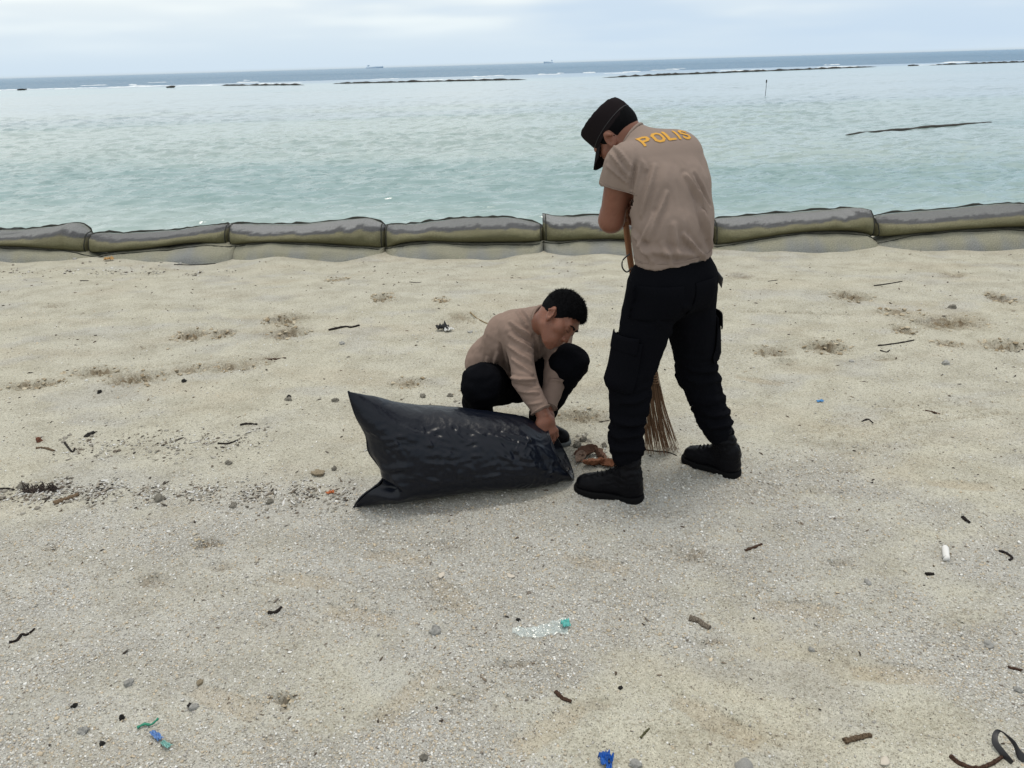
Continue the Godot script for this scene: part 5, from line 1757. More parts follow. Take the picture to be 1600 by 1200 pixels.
	bl.trim(Vector3(0.634, 1.0, -2.895), Vector3.UP, 0.3)
	bl.trim(Vector3(0.634, 0.955, -2.895), Vector3.DOWN, 0.3)
	var bs := Shape.new()
	bs.take(bl.net())
	put("belt", bs.mesh(-at), M.belt, trousers)
	boot_parts(root, -at, Vector3(0.525, 0.0, -2.735), Vector3(0.250, 0.0, -2.845), Vector3(0.458, 0.245, -2.785), 0.115)
	boot_parts(root, -at, Vector3(0.972, 0.0, -2.905), Vector3(0.762, 0.0, -3.085), Vector3(0.875, 0.245, -2.965), 0.115)


# block letters laid on the shirt in small squares, each landing on the cloth
func lettering(f: Field, at: Vector3, side: Vector3, up: Vector3, w: float, h: float) -> Shape:
	side = side.normalized()
	up = (up - side * up.dot(side)).normalized()
	var dir := -side.cross(up)
	# strokes of each letter in a box 0..1 wide and 0..1 tall, then its width
	var font := {
		"P": [[[0.12, 0, 0.12, 1], [0.12, 1, 0.62, 1], [0.62, 1, 0.86, 0.86], [0.86, 0.86, 0.86, 0.60], [0.86, 0.60, 0.62, 0.46], [0.62, 0.46, 0.12, 0.46]], 0.78],
		"O": [[[0.12, 0.22, 0.12, 0.78], [0.12, 0.78, 0.34, 1], [0.34, 1, 0.66, 1], [0.66, 1, 0.88, 0.78], [0.88, 0.78, 0.88, 0.22], [0.88, 0.22, 0.66, 0], [0.66, 0, 0.34, 0], [0.34, 0, 0.12, 0.22]], 0.88],
		"L": [[[0.12, 0, 0.12, 1], [0.12, 0, 0.85, 0]], 0.70],
		"I": [[[0.5, 0, 0.5, 1]], 0.34],
		"S": [[[0.86, 0.84, 0.64, 1], [0.64, 1, 0.34, 1], [0.34, 1, 0.12, 0.84], [0.12, 0.84, 0.14, 0.64], [0.14, 0.64, 0.86, 0.36], [0.86, 0.36, 0.88, 0.16], [0.88, 0.16, 0.66, 0], [0.66, 0, 0.34, 0], [0.34, 0, 0.12, 0.16]], 0.82]}
	var s := Shape.new()
	var total := 0.0
	for c in "POLIS":
		total += font[c][1] + 0.20
	var unit := w / total
	var x0 := -w / 2.0
	var cell := 0.0026
	var seen := {}
	for c in "POLIS":
		var lw: float = font[c][1] * unit
		for a in int(lw / cell) + 6:
			for b in int(h / cell) + 6:
				var q := Vector2((a - 3 + 0.5) * cell, (b - 3 + 0.5) * cell)
				var near := 9.0
				for k in font[c][0]:
					near = minf(near, Geometry2D.get_closest_point_to_segment(q, Vector2(k[0] * lw, k[1] * h), Vector2(k[2] * lw, k[3] * h)).distance_to(q))
				if near > 0.0055:
					continue
				var ids := []
				for e in [[0, 0], [1, 0], [1, 1], [0, 1]]:
					var key := Vector3i(int(x0 * 10000.0), a + e[0], b + e[1])
					if not seen.has(key):
						var p: Vector3 = at + side * (x0 + (a - 3 + e[0]) * cell) + up * ((b - 3 + e[1]) * cell - h / 2.0)
						seen[key] = s.v.size()
						s.v.append(land(f, p - dir * 0.1, dir, 0.0017))
					ids.append(seen[key])
				s.quad(ids[0], ids[3], ids[2], ids[1])
		x0 += lw + 0.20 * unit
	return s


# ---------------------------------------------------------------- the crouching person
func squatting_person() -> void:
	var at := Vector3(0.02, 0, -3.32)
	var root := base("person", "crouching person with short black hair, long-sleeved taupe shirt and black trousers, reaching into the bag", "person", at)
	var rhip := Vector3(-0.100, 0.250, -3.46)
	var lhip := Vector3(0.070, 0.225, -3.54)
	var rkn := Vector3(-0.135, 0.395, -3.10)
	var lkn := Vector3(0.262, 0.430, -3.22)
	var rank := Vector3(-0.180, 0.09, -3.24)
	var lank := Vector3(0.137, 0.09, -3.36)
	var waist := Vector3(-0.065, 0.345, -3.48)
	var chest := Vector3(0.035, 0.510, -3.37)
	var neck := Vector3(0.135, 0.625, -3.25)
	var rsh := Vector3(0.030, 0.580, -3.25)
	var lsh := Vector3(0.215, 0.515, -3.37)
	var relb := Vector3(0.055, 0.410, -3.09)
	var rwr := Vector3(0.132, 0.278, -2.995)
	var lelb := Vector3(0.205, 0.385, -3.22)
	var lwr := Vector3(0.148, 0.262, -3.09)
	var head := Vector3(0.210, 0.668, -3.14)
	var face := Vector3(0.54, -0.54, 0.64)
	var crown := Vector3(0.75, 0.64, -0.10)
	var spine := (neck - waist).normalized()
	var across := (lsh - rsh).normalized()

	var skin := Shape.new()
	var f := Field.new(Vector3(-0.30, 0.0, -3.72), Vector3(0.42, 0.86, -2.86), 0.0105)
	f.add(Vector3(-0.02, 0.25, -3.50), waist, 0.095, 0.085, 0.04, across, 1.3)
	f.add(waist, chest, 0.085, 0.095, 0.04, across, 1.3)
	f.add(chest, neck, 0.080, 0.050, 0.04, across, 1.3)
	f.add(rsh, lsh, 0.045, 0.045, 0.04)
	f.add(rhip, rkn, 0.080, 0.050, 0.03)
	f.add(lhip, lkn, 0.080, 0.050, 0.03)
	f.add(rkn, rank, 0.050, 0.034, 0.02)
	f.add(lkn, lank, 0.050, 0.034, 0.02)
	f.add(rank, Vector3(-0.10, 0.04, -3.14), 0.033, 0.022, 0.02)
	f.add(lank, Vector3(0.22, 0.04, -3.27), 0.033, 0.022, 0.02)
	f.add(rsh, relb, 0.045, 0.037, 0.02)
	f.add(relb, rwr, 0.038, 0.029, 0.02)
	f.add(lsh, lelb, 0.045, 0.037, 0.02)
	f.add(lelb, lwr, 0.037, 0.026, 0.02)
	skin.take(f.net())
	hand_into(skin, rwr, Vector3(0.045, -0.11, 0.045), Vector3(0.35, 0.55, 0.60), Vector3(-0.6, 0.0, 0.6), 0.55)
	hand_into(skin, lwr, Vector3(0.03, -0.08, 0.10), Vector3(0.7, 0.4, 0.1), Vector3(-0.2, 0.5, 0.6), 0.7)
	var made := head_into(skin, head, crown, face, neck + Vector3(-0.005, -0.02, -0.01), 0.97)
	var b: Basis = made[0]
	freckle(skin)
	var body := put("body", skin.mesh(-at), M.skin, root)
	var hair := hair_shape(head, b, 0.017, 0.0030, 431, 0.066)
	put("hair", hair.mesh(-at), M.hair, body)
	for s in [-1.0, 1.0]:
		var on := func(x: float, y: float) -> Vector3: return land(made[1], head + b * Vector3(s * x, y, 0.15), -b.z.normalized(), 0.0012)
		var brow := Shape.new()
		tube(brow, bend([on.call(0.013, 0.0195), on.call(0.024, 0.0235), on.call(0.036, 0.0240), on.call(0.050, 0.0200)], 11), 0.0046, 0.0026, 6, 0.2, 3)
		put("eyebrow", brow.mesh(-at), M.hair, body)
		var lash := Shape.new()
		tube(lash, bend([on.call(0.020, -0.004), on.call(0.028, -0.0075), on.call(0.038, -0.0075), on.call(0.046, -0.003)], 11), 0.0008, 0.0010, 5)
		put("eyelash", lash.mesh(-at), M.hair, body)

	# long-sleeved shirt
	var s := Field.new(Vector3(-0.30, 0.18, -3.74), Vector3(0.42, 0.74, -2.92), 0.0066)
	s.add(Vector3(-0.065, 0.29, -3.53), waist, 0.128, 0.124, 0.04, across, 1.25)
	s.add(waist, chest, 0.122, 0.118, 0.04, across, 1.3)
	s.add(chest, chest.lerp(neck, 0.6), 0.116, 0.086, 0.05, across, 1.25)
	s.add(rsh, lsh, 0.064, 0.062, 0.05)
	s.add(chest.lerp(neck, 0.5), neck + spine * 0.004, 0.084, 0.062, 0.04)
	s.add(rsh, relb, 0.065, 0.051, 0.04)
	s.add(relb, rwr, 0.051, 0.039, 0.02)
	s.add(lsh, lelb, 0.064, 0.055, 0.04)
	s.add(lelb, lwr, 0.054, 0.040, 0.02)
	s.trim(relb.lerp(rwr, 0.86), rwr - relb, 0.08)
	s.trim(lelb.lerp(lwr, 0.92), lwr - lelb, 0.08)
	s.trim(Vector3(-0.09, 0.305, -3.50), Vector3(-0.25, -0.8, -0.12), 0.22)
	var nd := (head - neck).normalized()
	s.trim(neck + nd * 0.036, nd, 0.10)
	var list := [
		[Vector3(0.000, 0.640, -3.20), Vector3(0.085, 0.590, -3.15), 0.012, 0.009], [Vector3(0.010, 0.610, -3.18), Vector3(0.095, 0.560, -3.14), 0.010, -0.007], [Vector3(-0.005, 0.590, -3.17), Vector3(0.095, 0.525, -3.13), 0.011, 0.009],
		[Vector3(-0.01, 0.545, -3.15), Vector3(0.085, 0.485, -3.11), 0.011, 0.008], [Vector3(0.00, 0.50, -3.12), Vector3(0.09, 0.445, -3.08), 0.010, 0.007], [Vector3(0.00, 0.43, -3.06), Vector3(0.10, 0.425, -3.06), 0.010, 0.011],
		[Vector3(0.005, 0.405, -3.05), Vector3(0.105, 0.400, -3.05), 0.008, -0.008], [Vector3(0.025, 0.385, -3.03), Vector3(0.11, 0.375, -3.03), 0.009, 0.008], [Vector3(0.06, 0.335, -2.99), Vector3(0.125, 0.345, -2.99), 0.008, 0.005],
		[Vector3(-0.045, 0.52, -3.25), Vector3(-0.03, 0.36, -3.32), 0.014, -0.010], [Vector3(-0.11, 0.42, -3.36), Vector3(-0.095, 0.30, -3.36), 0.012, 0.010], [Vector3(-0.06, 0.46, -3.33), Vector3(-0.10, 0.32, -3.37), 0.012, 0.008],
		[Vector3(0.055, 0.690, -3.22), Vector3(0.10, 0.640, -3.17), 0.009, 0.007], [Vector3(0.02, 0.69, -3.25), Vector3(0.07, 0.63, -3.16), 0.009, 0.007], [Vector3(0.12, 0.58, -3.16), Vector3(0.13, 0.45, -3.22), 0.012, 0.008],
		[Vector3(0.18, 0.44, -3.17), Vector3(0.25, 0.42, -3.18), 0.010, 0.007], [Vector3(0.17, 0.38, -3.16), Vector3(0.25, 0.37, -3.18), 0.010, 0.007]]
	list = onto(s, list, Vector3(0.0, -0.2, -1.0))
	for q in list:
		q[1] *= 0.75
		q[2] *= 1.6
	var big := noise(6.0, 441, 2)
	var small := noise(18.0, 442, 2)
	var shirt := Shape.new()
	shirt.take(s.net())
	shirt.swell(func(p, _n): return creases(list, p) + big.get_noise_3dv(p) * 0.006 + small.get_noise_3dv(p) * 0.0035)
	var sn := put("long_sleeved_shirt", shirt.mesh(-at), M.long_shirt, root)
	var collar := Shape.new()
	var c1 := nd.cross(across).normalized()
	var c2 := nd.cross(c1)
	for q in [0.022, 0.036]:
		var ring := []
		for j in 29:
			var t := TAU * j / 28.0
			ring.append(neck + nd * q + (c1 * cos(t) + c2 * sin(t)) * 0.0665)
		tube(collar, ring, 0.006, 0.006, 6)
	put("collar", collar.mesh(-at), M.long_shirt, sn)
	for e in [[relb, rwr, 0.83, 0.0455], [lelb, lwr, 0.89, 0.0445]]:
		var cuff := Shape.new()
		var d: Vector3 = (e[1] - e[0]).normalized()
		var p0: Vector3 = e[0].lerp(e[1], e[2])
		var a1 := d.cross(Vector3.UP).normalized()
		var a2 := d.cross(a1)
		var ring := []
		for j in 21:
			var t := TAU * j / 20.0
			ring.append(p0 + (a1 * cos(t) + a2 * sin(t)) * (float(e[3]) - 0.001))
		tube(cuff, ring, 0.0035, 0.0035, 6)
		put("cuff", cuff.mesh(-at), M.long_shirt, sn)
	var placket := Shape.new()
	var down := (chest - neck).normalized()
	sheet(placket, 5, 13, 0.004, func(u, v):
		var p: Vector3 = neck + nd * 0.015 + down * (v * 0.17) + across * (0.012 + u * 0.026)
		return land(s, p + Vector3(0.16, -0.02, 0.13), Vector3(-0.76, 0.0, -0.64), 0.003))
	put("placket", placket.mesh(-at), M.long_shirt, sn)

	# trousers and shoes
	var t := Field.new(Vector3(-0.32, 0.05, -3.74), Vector3(0.42, 0.58, -2.92), 0.0078)
	t.add(Vector3(-0.04, 0.25, -3.52), Vector3(-0.07, 0.335, -3.52), 0.125, 0.112, 0.04, across, 1.25)
	t.add(rhip, rkn, 0.112, 0.082, 0.05)
	t.add(lhip, lkn, 0.108, 0.082, 0.05)
	t.add(rkn, rank + Vector3(0, 0.02, 0), 0.080, 0.058, 0.03)
	t.add(lkn, lank + Vector3(0, 0.02, 0), 0.080, 0.058, 0.03)
	t.trim(Vector3(-0.075, 0.36, -3.52), Vector3(-0.1, 1, -0.1), 0.16)
	var crush := noise(10.0, 451, 2)
	var pants := Shape.new()
	pants.take(t.net())
	pants.swell(func(p, _n): return crush.get_noise_3dv(p * Vector3(1.0, 1.3, 1.0)) * 0.010)
	put("trousers", pants.mesh(-at), M.trousers, root)
	shoe(root, -at, Vector3(0.085, 0.0, -3.42), Vector3(0.262, 0.0, -3.235))
	shoe(root, -at, Vector3(-0.215, 0.0, -3.31), Vector3(-0.115, 0.0, -3.075))


func shoe(root: Node3D, shift: Vector3, heel: Vector3, toe: Vector3) -> void:
	var d := (toe - heel).normalized()
	var l := heel.distance_to(toe)
	var f := Field.new(heel.min(toe) - Vector3(0.09, 0.02, 0.09), heel.max(toe) + Vector3(0.09, 0.17, 0.09), 0.005)
	f.add(heel + d * 0.04 + Vector3.UP * 0.05, heel + d * 0.06 + Vector3.UP * 0.10, 0.040, 0.042, 0.02)
	f.add(heel + d * 0.05 + Vector3.UP * 0.05, heel + d * (l - 0.05) + Vector3.UP * 0.036, 0.042, 0.040, 0.02)
	f.trim(heel + Vector3.UP * 0.018, Vector3.DOWN, 0.4)
	var s := Shape.new()
	s.take(f.net())
	var o := put("shoe", s.mesh(shift), M.boot, root)
	var g := Field.new(heel.min(toe) - Vector3(0.09, 0.03, 0.09), heel.max(toe) + Vector3(0.09, 0.06, 0.09), 0.005)
	g.add(heel + d * 0.045 + Vector3.UP * 0.012, heel + d * (l - 0.05) + Vector3.UP * 0.012, 0.043, 0.047, 0.02)
	g.trim(heel + Vector3.UP * 0.024, Vector3.UP, 0.4)
	g.trim(heel + Vector3.UP * 0.001, Vector3.DOWN, 0.4)
	var gs := Shape.new()
	gs.take(g.net())
	put("sole", gs.mesh(shift), M.shoe_sole, o)


# ---------------------------------------------------------------- the rubbish bag
const BAG_TOP := [[0.0, 0.525], [0.08, 0.485], [0.20, 0.43], [0.43, 0.362], [0.70, 0.302], [0.84, 0.272], [0.93, 0.250], [1.0, 0.225]]
const BAG_DEEP := [[0.0, 0.006], [0.05, 0.055], [0.14, 0.125], [0.32, 0.172], [0.62, 0.170], [0.84, 0.145], [1.0, 0.105]]
const BAG_Z := [[0.0, -2.74], [0.15, -2.81], [0.45, -2.895], [0.8, -2.935], [1.0, -2.965]]
const BAG_DENT := [[0.0, 0.0], [0.10, 0.035], [0.27, 0.135], [0.33, 0.130], [0.48, 0.085], [0.62, 0.082], [0.80, 0.055], [1.0, 0.035]]


func rubbish_bag() -> void:
	var at := Vector3(-0.2, 0, -2.86)
	var root := base("rubbish_bag", "big black plastic rubbish bag lying full on the sand before the crouching person", "rubbish bag", at)
	var s := Shape.new()
	var nu := 230
	var nv := 170
	var n1 := noise(3.0, 501, 2)
	var n2 := noise(9.0, 502, 2)
	var n3 := noise(26.0, 503, 2)
	var rim := []
	for a in nu + 1:
		var u := float(a) / nu
		var top := profile(BAG_TOP, u)
		var deep := profile(BAG_DEEP, u)
		var cz := profile(BAG_Z, u)
		var keep := pow(clampf(1.0 - u / 0.42, 0.0, 1.0), 1.6)
		for j in nv:
			var t := TAU * j / nv
			var sy := sin(t)
			var sz := cos(t)
			var v := signf(sy) * pow(absf(sy), 0.92) * 0.5 + 0.5
			var side := signf(sz) * pow(absf(sz), 0.86)
			# sits heavy: wider below the middle
			var fat := lerpf(1.10, 0.90, v)
			var x := lerpf(-0.665, 0.258, u) + profile(BAG_DENT, v) * keep - 0.11 * v * smoothstep(0.72, 1.0, u)
			var p := Vector3(x, top * v + 0.002, cz + deep * side * fat)
			p.z += 0.012 * keep * sin(v * 9.0)
			s.v.append(p)
	for k in 2:
		for j in nv:
			var q := s.v[nu * nv + j]
			var c := Vector3(0.2, 0.09, -2.965)
			s.v.append(q.lerp(c, 0.08 + 0.10 * k) + Vector3(-0.05 - 0.16 * k, 0, 0))
	for a in nu + 2:
		for j in nv:
			var p := a * nv + j
			var q := a * nv + (j + 1) % nv
			s.quad(p, q, q + nv, p + nv)
	var folds := [
		[Vector3(-0.555, 0.150, -2.70), Vector3(-0.44, 0.085, -2.66), 0.020, -0.030], [Vector3(-0.57, 0.130, -2.72), Vector3(-0.50, 0.115, -2.68), 0.026, -0.03], [Vector3(-0.60, 0.36, -2.76), Vector3(-0.40, 0.33, -2.72), 0.02, 0.006],
		[Vector3(-0.64, 0.45, -2.77), Vector3(-0.30, 0.30, -2.72), 0.016, 0.007], [Vector3(-0.55, 0.20, -2.71), Vector3(-0.42, 0.22, -2.68), 0.016, 0.009], [Vector3(-0.05, 0.30, -2.79), Vector3(0.05, 0.14, -2.76), 0.012, -0.010],
		[Vector3(-0.02, 0.31, -2.79), Vector3(0.09, 0.13, -2.77), 0.010, 0.008], [Vector3(0.02, 0.30, -2.80), Vector3(0.13, 0.10, -2.79), 0.011, -0.009], [Vector3(0.06, 0.28, -2.81), Vector3(0.17, 0.09, -2.81), 0.011, 0.010],
		[Vector3(0.10, 0.26, -2.83), Vector3(0.20, 0.08, -2.83), 0.011, -0.010], [Vector3(0.14, 0.22, -2.85), Vector3(0.23, 0.10, -2.86), 0.010, 0.009], [Vector3(0.09, 0.15, -2.78), Vector3(0.24, 0.05, -2.86), 0.014, 0.008]]
	var r := RandomNumberGenerator.new()
	r.seed = 88
	# many short creases, as thin film takes when it is stuffed
	for k in 170:
		var x := r.randf_range(-0.55, 0.18)
		var u := (x + 0.665) / 0.92
		var y := profile(BAG_TOP, u) * r.randf_range(0.35, 0.92)
		var z := profile(BAG_Z, u) + profile(BAG_DEEP, u) * sqrt(maxf(0.0, 1.0 - pow(y / profile(BAG_TOP, u) * 2.0 - 1.0, 2.0)))
		var a := r.randf_range(-0.5, 0.25) if r.randf() < 0.7 else r.randf_range(-1.5, -0.6)
		var l := r.randf_range(0.03, 0.14)
		var d := Vector3(cos(a), sin(a), 0) * l
		folds.append([Vector3(x, y, z) - d * 0.5, Vector3(x, y, z) + d * 0.5, r.randf_range(0.005, 0.010), r.randf_range(0.002, 0.0055) * (1.0 if r.randf() < 0.65 else -1.0)])
	folds = onto(null, folds, Vector3.DOWN)
	s.swell(func(p, _n):
		var u: float = clampf((p.x + 0.665) / 0.92, 0.0, 1.0)
		var free: float = smoothstep(0.0, 0.12, u)
		var sx: float = lerpf(1.0, 2.4, smoothstep(0.55, 0.95, u))
		var r1: float = 1.0 - absf(n2.get_noise_3d(p.x * 0.7 * sx + n1.get_noise_3dv(p) * 0.25, p.y * 1.3 + p.x * 0.7, p.z))
		var r2: float = 1.0 - absf(n3.get_noise_3d(p.x * 0.5 * sx + p.y * 0.6, p.y * 1.1, p.z * 0.8))
		return creases(folds, p) + free * (n1.get_noise_3dv(p) * 0.010 + (r1 * r1 - 0.6) * lerpf(0.0018, 0.005, smoothstep(0.6, 0.95, u)) + (r2 * r2 * r2 - 0.5) * 0.0005))
	for k in s.v.size():
		s.v[k].y = maxf(s.v[k].y, 0.002 + height(s.v[k].x, s.v[k].z))
	put("bag_film", s.mesh(-at), M.plastic, root)
	for j in nv + 1:
		rim.append(s.v[nu * nv + j % nv] + Vector3(0.001, 0, 0))
	var hem := Shape.new()
	tube(hem, rim, 0.0028, 0.0028, 5)
	put("mouth_hem", hem.mesh(-at), M.plastic, root)
	var weld := []
	for j in range(0, nv / 2 + 1):
		var t := -PI / 2.0 + PI * j / (nv / 2.0)
		var v := signf(sin(t)) * pow(absf(sin(t)), 0.92) * 0.5 + 0.5
		weld.append(Vector3(-0.668 + profile(BAG_DENT, v), 0.525 * v + 0.006, -2.74 + 0.012 * sin(v * 9.0)))
	var ws := Shape.new()
	tube(ws, weld, 0.0045, 0.0045, 5)
	put("bottom_weld", ws.mesh(-at), M.plastic, root)


# ---------------------------------------------------------------- the broom
func broom() -> void:
	var at := Vector3(0.688, 0, -3.17)
	var root := base("palm_rib_broom", "palm-rib broom on a brown stick, bristles spread between the standing person's legs", "broom", at)
	var stick := Shape.new()
	tube(stick, bend([Vector3(0.462, 1.30, -3.175), Vector3(0.480, 1.12, -3.165), Vector3(0.506, 0.92, -3.145), Vector3(0.565, 0.62, -3.135), Vector3(0.612, 0.40, -3.13)], 24), 0.0125, 0.0135, 10, 0.05, 6)
	put("handle", stick.mesh(-at), M.stick, root)
	var band := Shape.new()
	for k in 6:
		var c := Vector3(0.606, 0.43, -3.13).lerp(Vector3(0.620, 0.37, -3.132), k / 5.0)
		var ring := []
		for j in 17:
			var t := TAU * j / 16.0
			ring.append(c + Vector3(cos(t) * 0.026, -cos(t) * 0.006, sin(t) * 0.024))
		tube(band, ring, 0.0045, 0.0045, 5)
	put("binding", band.mesh(-at), M.straw, root)
	var ribs := Shape.new()
	var r := RandomNumberGenerator.new()
	r.seed = 33
	for k in 135:
		var a := r.randf() * TAU
		var q := sqrt(r.randf())
		var top := Vector3(0.600 + cos(a) * 0.020 * q, 0.47 + r.randf_range(-0.02, 0.05), -3.128 + sin(a) * 0.019 * q)
		var tip := Vector3(0.690 + cos(a) * 0.076 * q + r.randf_range(-0.008, 0.008), 0.004 + maxf(0.0, r.randf_range(-0.04, 0.05)), -3.165 + sin(a) * 0.055 * q)
		var mid := top.lerp(tip, 0.55) + Vector3(r.randf_range(-0.005, 0.005) - 0.012, 0, r.randf_range(-0.006, 0.006))
		tube(ribs, bend([top, mid, tip], 7), 0.0018, 0.0009, 4)
	var bristles := put("bristles", ribs.mesh(-at), M.straw, root)
	bristles.set_meta("kind", "stuff")
	var loop := Shape.new()
	tube(loop, bend([Vector3(0.500, 0.945, -3.12), Vector3(0.470, 0.925, -3.10), Vector3(0.468, 0.895, -3.10), Vector3(0.490, 0.870, -3.115), Vector3(0.512, 0.885, -3.13)], 18), 0.0032, 0.0032, 6)
	put("hanging_loop", loop.mesh(-at), M.belt, root)


# ---------------------------------------------------------------- fallen leaves
func leaf(called: String, label: String, group: String, x: float, z: float, l: float, w: float, turn: float, curl: float, tilt: float, mat: Material, n_seed: int) -> void:
	var s := Shape.new()
	var n := noise(8.0, n_seed, 2)
	sheet(s, 17, 11, 0.0012, func(u, v):
		var half := w * 0.5 * pow(sin(PI * clampf(u * 0.94 + 0.03, 0.0, 1.0)), 0.75)
		var q: float = (v - 0.5) * 2.0
		var y := curl * (q * q * half * 1.4 + pow(absf(u - 0.5) * 2.0, 2.0) * l * 0.22) + 0.010 * n.get_noise_2d(u * 3.0 * l * 10.0 + n_seed, q)
		return Vector3((u - 0.5) * l, y - 0.06 * w * (1.0 - absf(q)), q * half))
	for e in [[-0.5, -0.62]]:
		tube(s, [Vector3(l * e[0], curl * l * 0.22, 0), Vector3(l * e[1], curl * l * 0.2 + 0.004, 0.004)], 0.0016, 0.0012, 5)
	var m := s.mesh()
	var o := put(called, m, mat, self, Vector3(x, 0, z))
	o.rotation = Vector3(tilt, turn, tilt * 0.6)
	var low := 9.0
	for p in s.v:
		low = minf(low, (o.basis * p).y)
	o.position.y = height(x, z) - low - 0.003
	tag(o, label, "leaf", group)


func leaves_by_bag() -> void:
	var g := "dead leaves by the bag's mouth"
	var brown := paint(0.20, 0.085, 0.045, 0.7, 0.35)
	var dull := paint(0.15, 0.085, 0.06, 0.75, 0.3)
	var grey := paint(0.22, 0.155, 0.12, 0.8, 0.3)
	leaf("dead_leaf", "dark curled dead leaf at the back of the heap by the bag's mouth", g, 0.335, -3.15, 0.115, 0.055, 0.25, 0.8, 0.35, dull, 601)
	leaf("dead_leaf", "bright red-brown dead leaf in front of the heap, nearest the boot toe", g, 0.362, -3.045, 0.125, 0.062, 0.5, 0.5, -0.3, brown, 602)
	leaf("dead_leaf", "brown dead leaf half hidden behind the front boot's laces", g, 0.425, -3.030, 0.10, 0.050, -0.4, 0.6, 0.2, brown, 603)
	leaf("dead_leaf", "grey-brown dead leaf tucked against the bag's mouth", g, 0.300, -3.10, 0.085, 0.045, 1.1, 0.7, 0.25, grey, 604)
	leaf("dead_leaf", "dull dead leaf standing on edge at the right of the heap", g, 0.385, -3.12, 0.085, 0.045, -0.9, 0.9, -0.55, dull, 605)


# ---------------------------------------------------------------- litter, twigs, stones
func litter() -> void:
	var wood := {"dark": paint(0.030, 0.024, 0.021, 0.8), "brown": paint(0.105, 0.060, 0.040, 0.8), "drift": paint(0.27, 0.235, 0.19, 0.9), "bark": paint(0.20, 0.145, 0.095, 0.85),
		"tan": paint(0.27, 0.195, 0.125, 0.85), "green": paint(0.14, 0.14, 0.07, 0.8), "straw": paint(0.40, 0.31, 0.17, 0.85)}
	for w in wood.values():
		w.uv1_triplanar = true
		w.uv1_scale = Vector3(16, 16, 16)
		w.albedo_texture = M.bark
		w.heightmap_enabled = true
		w.heightmap_texture = M.bag.heightmap_texture
		w.heightmap_scale = 0.12
	var k := 0
	for q in TWIGS:
		k += 1
		var pts: Array = q[0]
		var mid: Vector2 = (pts[0] + pts[pts.size() - 1]) / 2.0
		var r: float = q[1]
		var root := Vector3(mid.x, height(mid.x, mid.y), mid.y)
		var path := []
		for p in pts:
			path.append(Vector3(p.x - root.x, height(p.x, p.y) + r * 0.30 - root.y, p.y - root.z))
		var s := Shape.new()
		tube(s, bend(path, 6 + 4 * pts.size()) if pts.size() > 1 else path, r, r * 0.72, 9, 0.16, 700 + k)
		var n := noise(60.0, 720 + k, 2)
		s.swell(func(p, _n): return r * 0.28 * n.get_noise_3dv(p))
		tag(put("twig", s.mesh(), wood[q[2]], self, root), q[3], "twig", "twigs and sticks on the beach")
	var rock := {"white": Color(0.50, 0.49, 0.46), "pale": Color(0.46, 0.45, 0.42), "shell": Color(0.50, 0.45, 0.38), "tan": Color(0.40, 0.33, 0.23), "red": Color(0.22, 0.095, 0.06), "grey": Color(0.27, 0.25, 0.21), "dark": Color(0.035, 0.033, 0.031)}
	k = 0
	for q in STONES:
		k += 1
		var w: float = q[2]
		var h: float = q[3]
		var o: MeshInstance3D
		if q[4] == "shell":
			var s := Shape.new()
			sheet(s, 13, 11, 0.0022, func(u, v):
				var a := lerpf(-1.25, 1.25, u)
				var r: float = w * 1.25 * v
				return Vector3(sin(a) * r, 0.45 * w * sin(v * 2.6) * (0.9 + 0.1 * sin(a * 16.0)), (0.5 - cos(a) * v) * w * 1.5))
			o = put("shell", s.mesh(), M[q[4]] if M.has(q[4]) else paint(rock.shell.r, rock.shell.g, rock.shell.b, 0.6), self)
			M["shell"] = o.material_override
			o.rotation.y = k * 1.3
			o.position = Vector3(q[0], height(q[0], q[1]), q[1])
			tag(o, q[5], "shell", "shells on the sand")
			continue
		var st := stone(800 + k, Vector3(w, h, w * 0.8), 0.30, 11)
		var tiny := noise(3.0, 860 + k, 3)
		st.swell(func(p, _n): return w * 0.16 * tiny.get_noise_3dv(p / w))
		if k == 1:
			# the coral lump has a hollow
			st.swell(func(p, _n): return -w * 0.75 * exp(-pow((p / w - Vector3(0.15, 0.25, 0.75)).length() / 0.30, 2.0)))
		var key := "stone_" + str(q[4])
		if not M.has(key):
			M[key] = paint(rock[q[4]].r, rock[q[4]].g, rock[q[4]].b, 0.9)
			M[key].uv1_triplanar = true
			M[key].uv1_scale = Vector3(18, 18, 18)
			M[key].albedo_texture = M.bag.albedo_texture
			M[key].heightmap_enabled = true
			M[key].heightmap_texture = M.bag.heightmap_texture
			M[key].heightmap_scale = 0.15
		o = put("stone" if w > 0.012 else "pebble", st.mesh(), M[key], self, Vector3(q[0], height(q[0], q[1]) + h * 0.15, q[1]))
		o.rotation.y = k * 0.8
		tag(o, q[5], "stone" if w > 0.012 else "pebble", "stones on the beach")
	# the stony patches: small pebbles that nothing tells apart
	var shapes := []
	for j in 6:
		shapes.append(stone(880 + j, Vector3(1, 0.66, 0.82), 0.32, 6).mesh())
	var tones := [paint(0.25, 0.23, 0.195), paint(0.34, 0.32, 0.275), paint(0.45, 0.43, 0.385), paint(0.15, 0.125, 0.10)]
	var r2 := RandomNumberGenerator.new()
	r2.seed = 9
	for q in PEBBLES:
		var o := put("pebble", shapes[r2.randi() % 6], tones[[0, 0, 1, 1, 2, 3][r2.randi() % 6]], self)
		var w: float = float(q[2]) * 0.85
		o.scale = Vector3(w, w, w)
		o.rotation = Vector3(r2.randf_range(-0.3, 0.3), r2.randf() * TAU, r2.randf_range(-0.3, 0.3))
		o.position = Vector3(q[0], height(q[0], q[1]) + w * 0.08, q[1])
		tag(o, PATCHES[q[3]], "pebble", "pebbles, " + PATCHES[q[3]].trim_prefix("small pebble "))

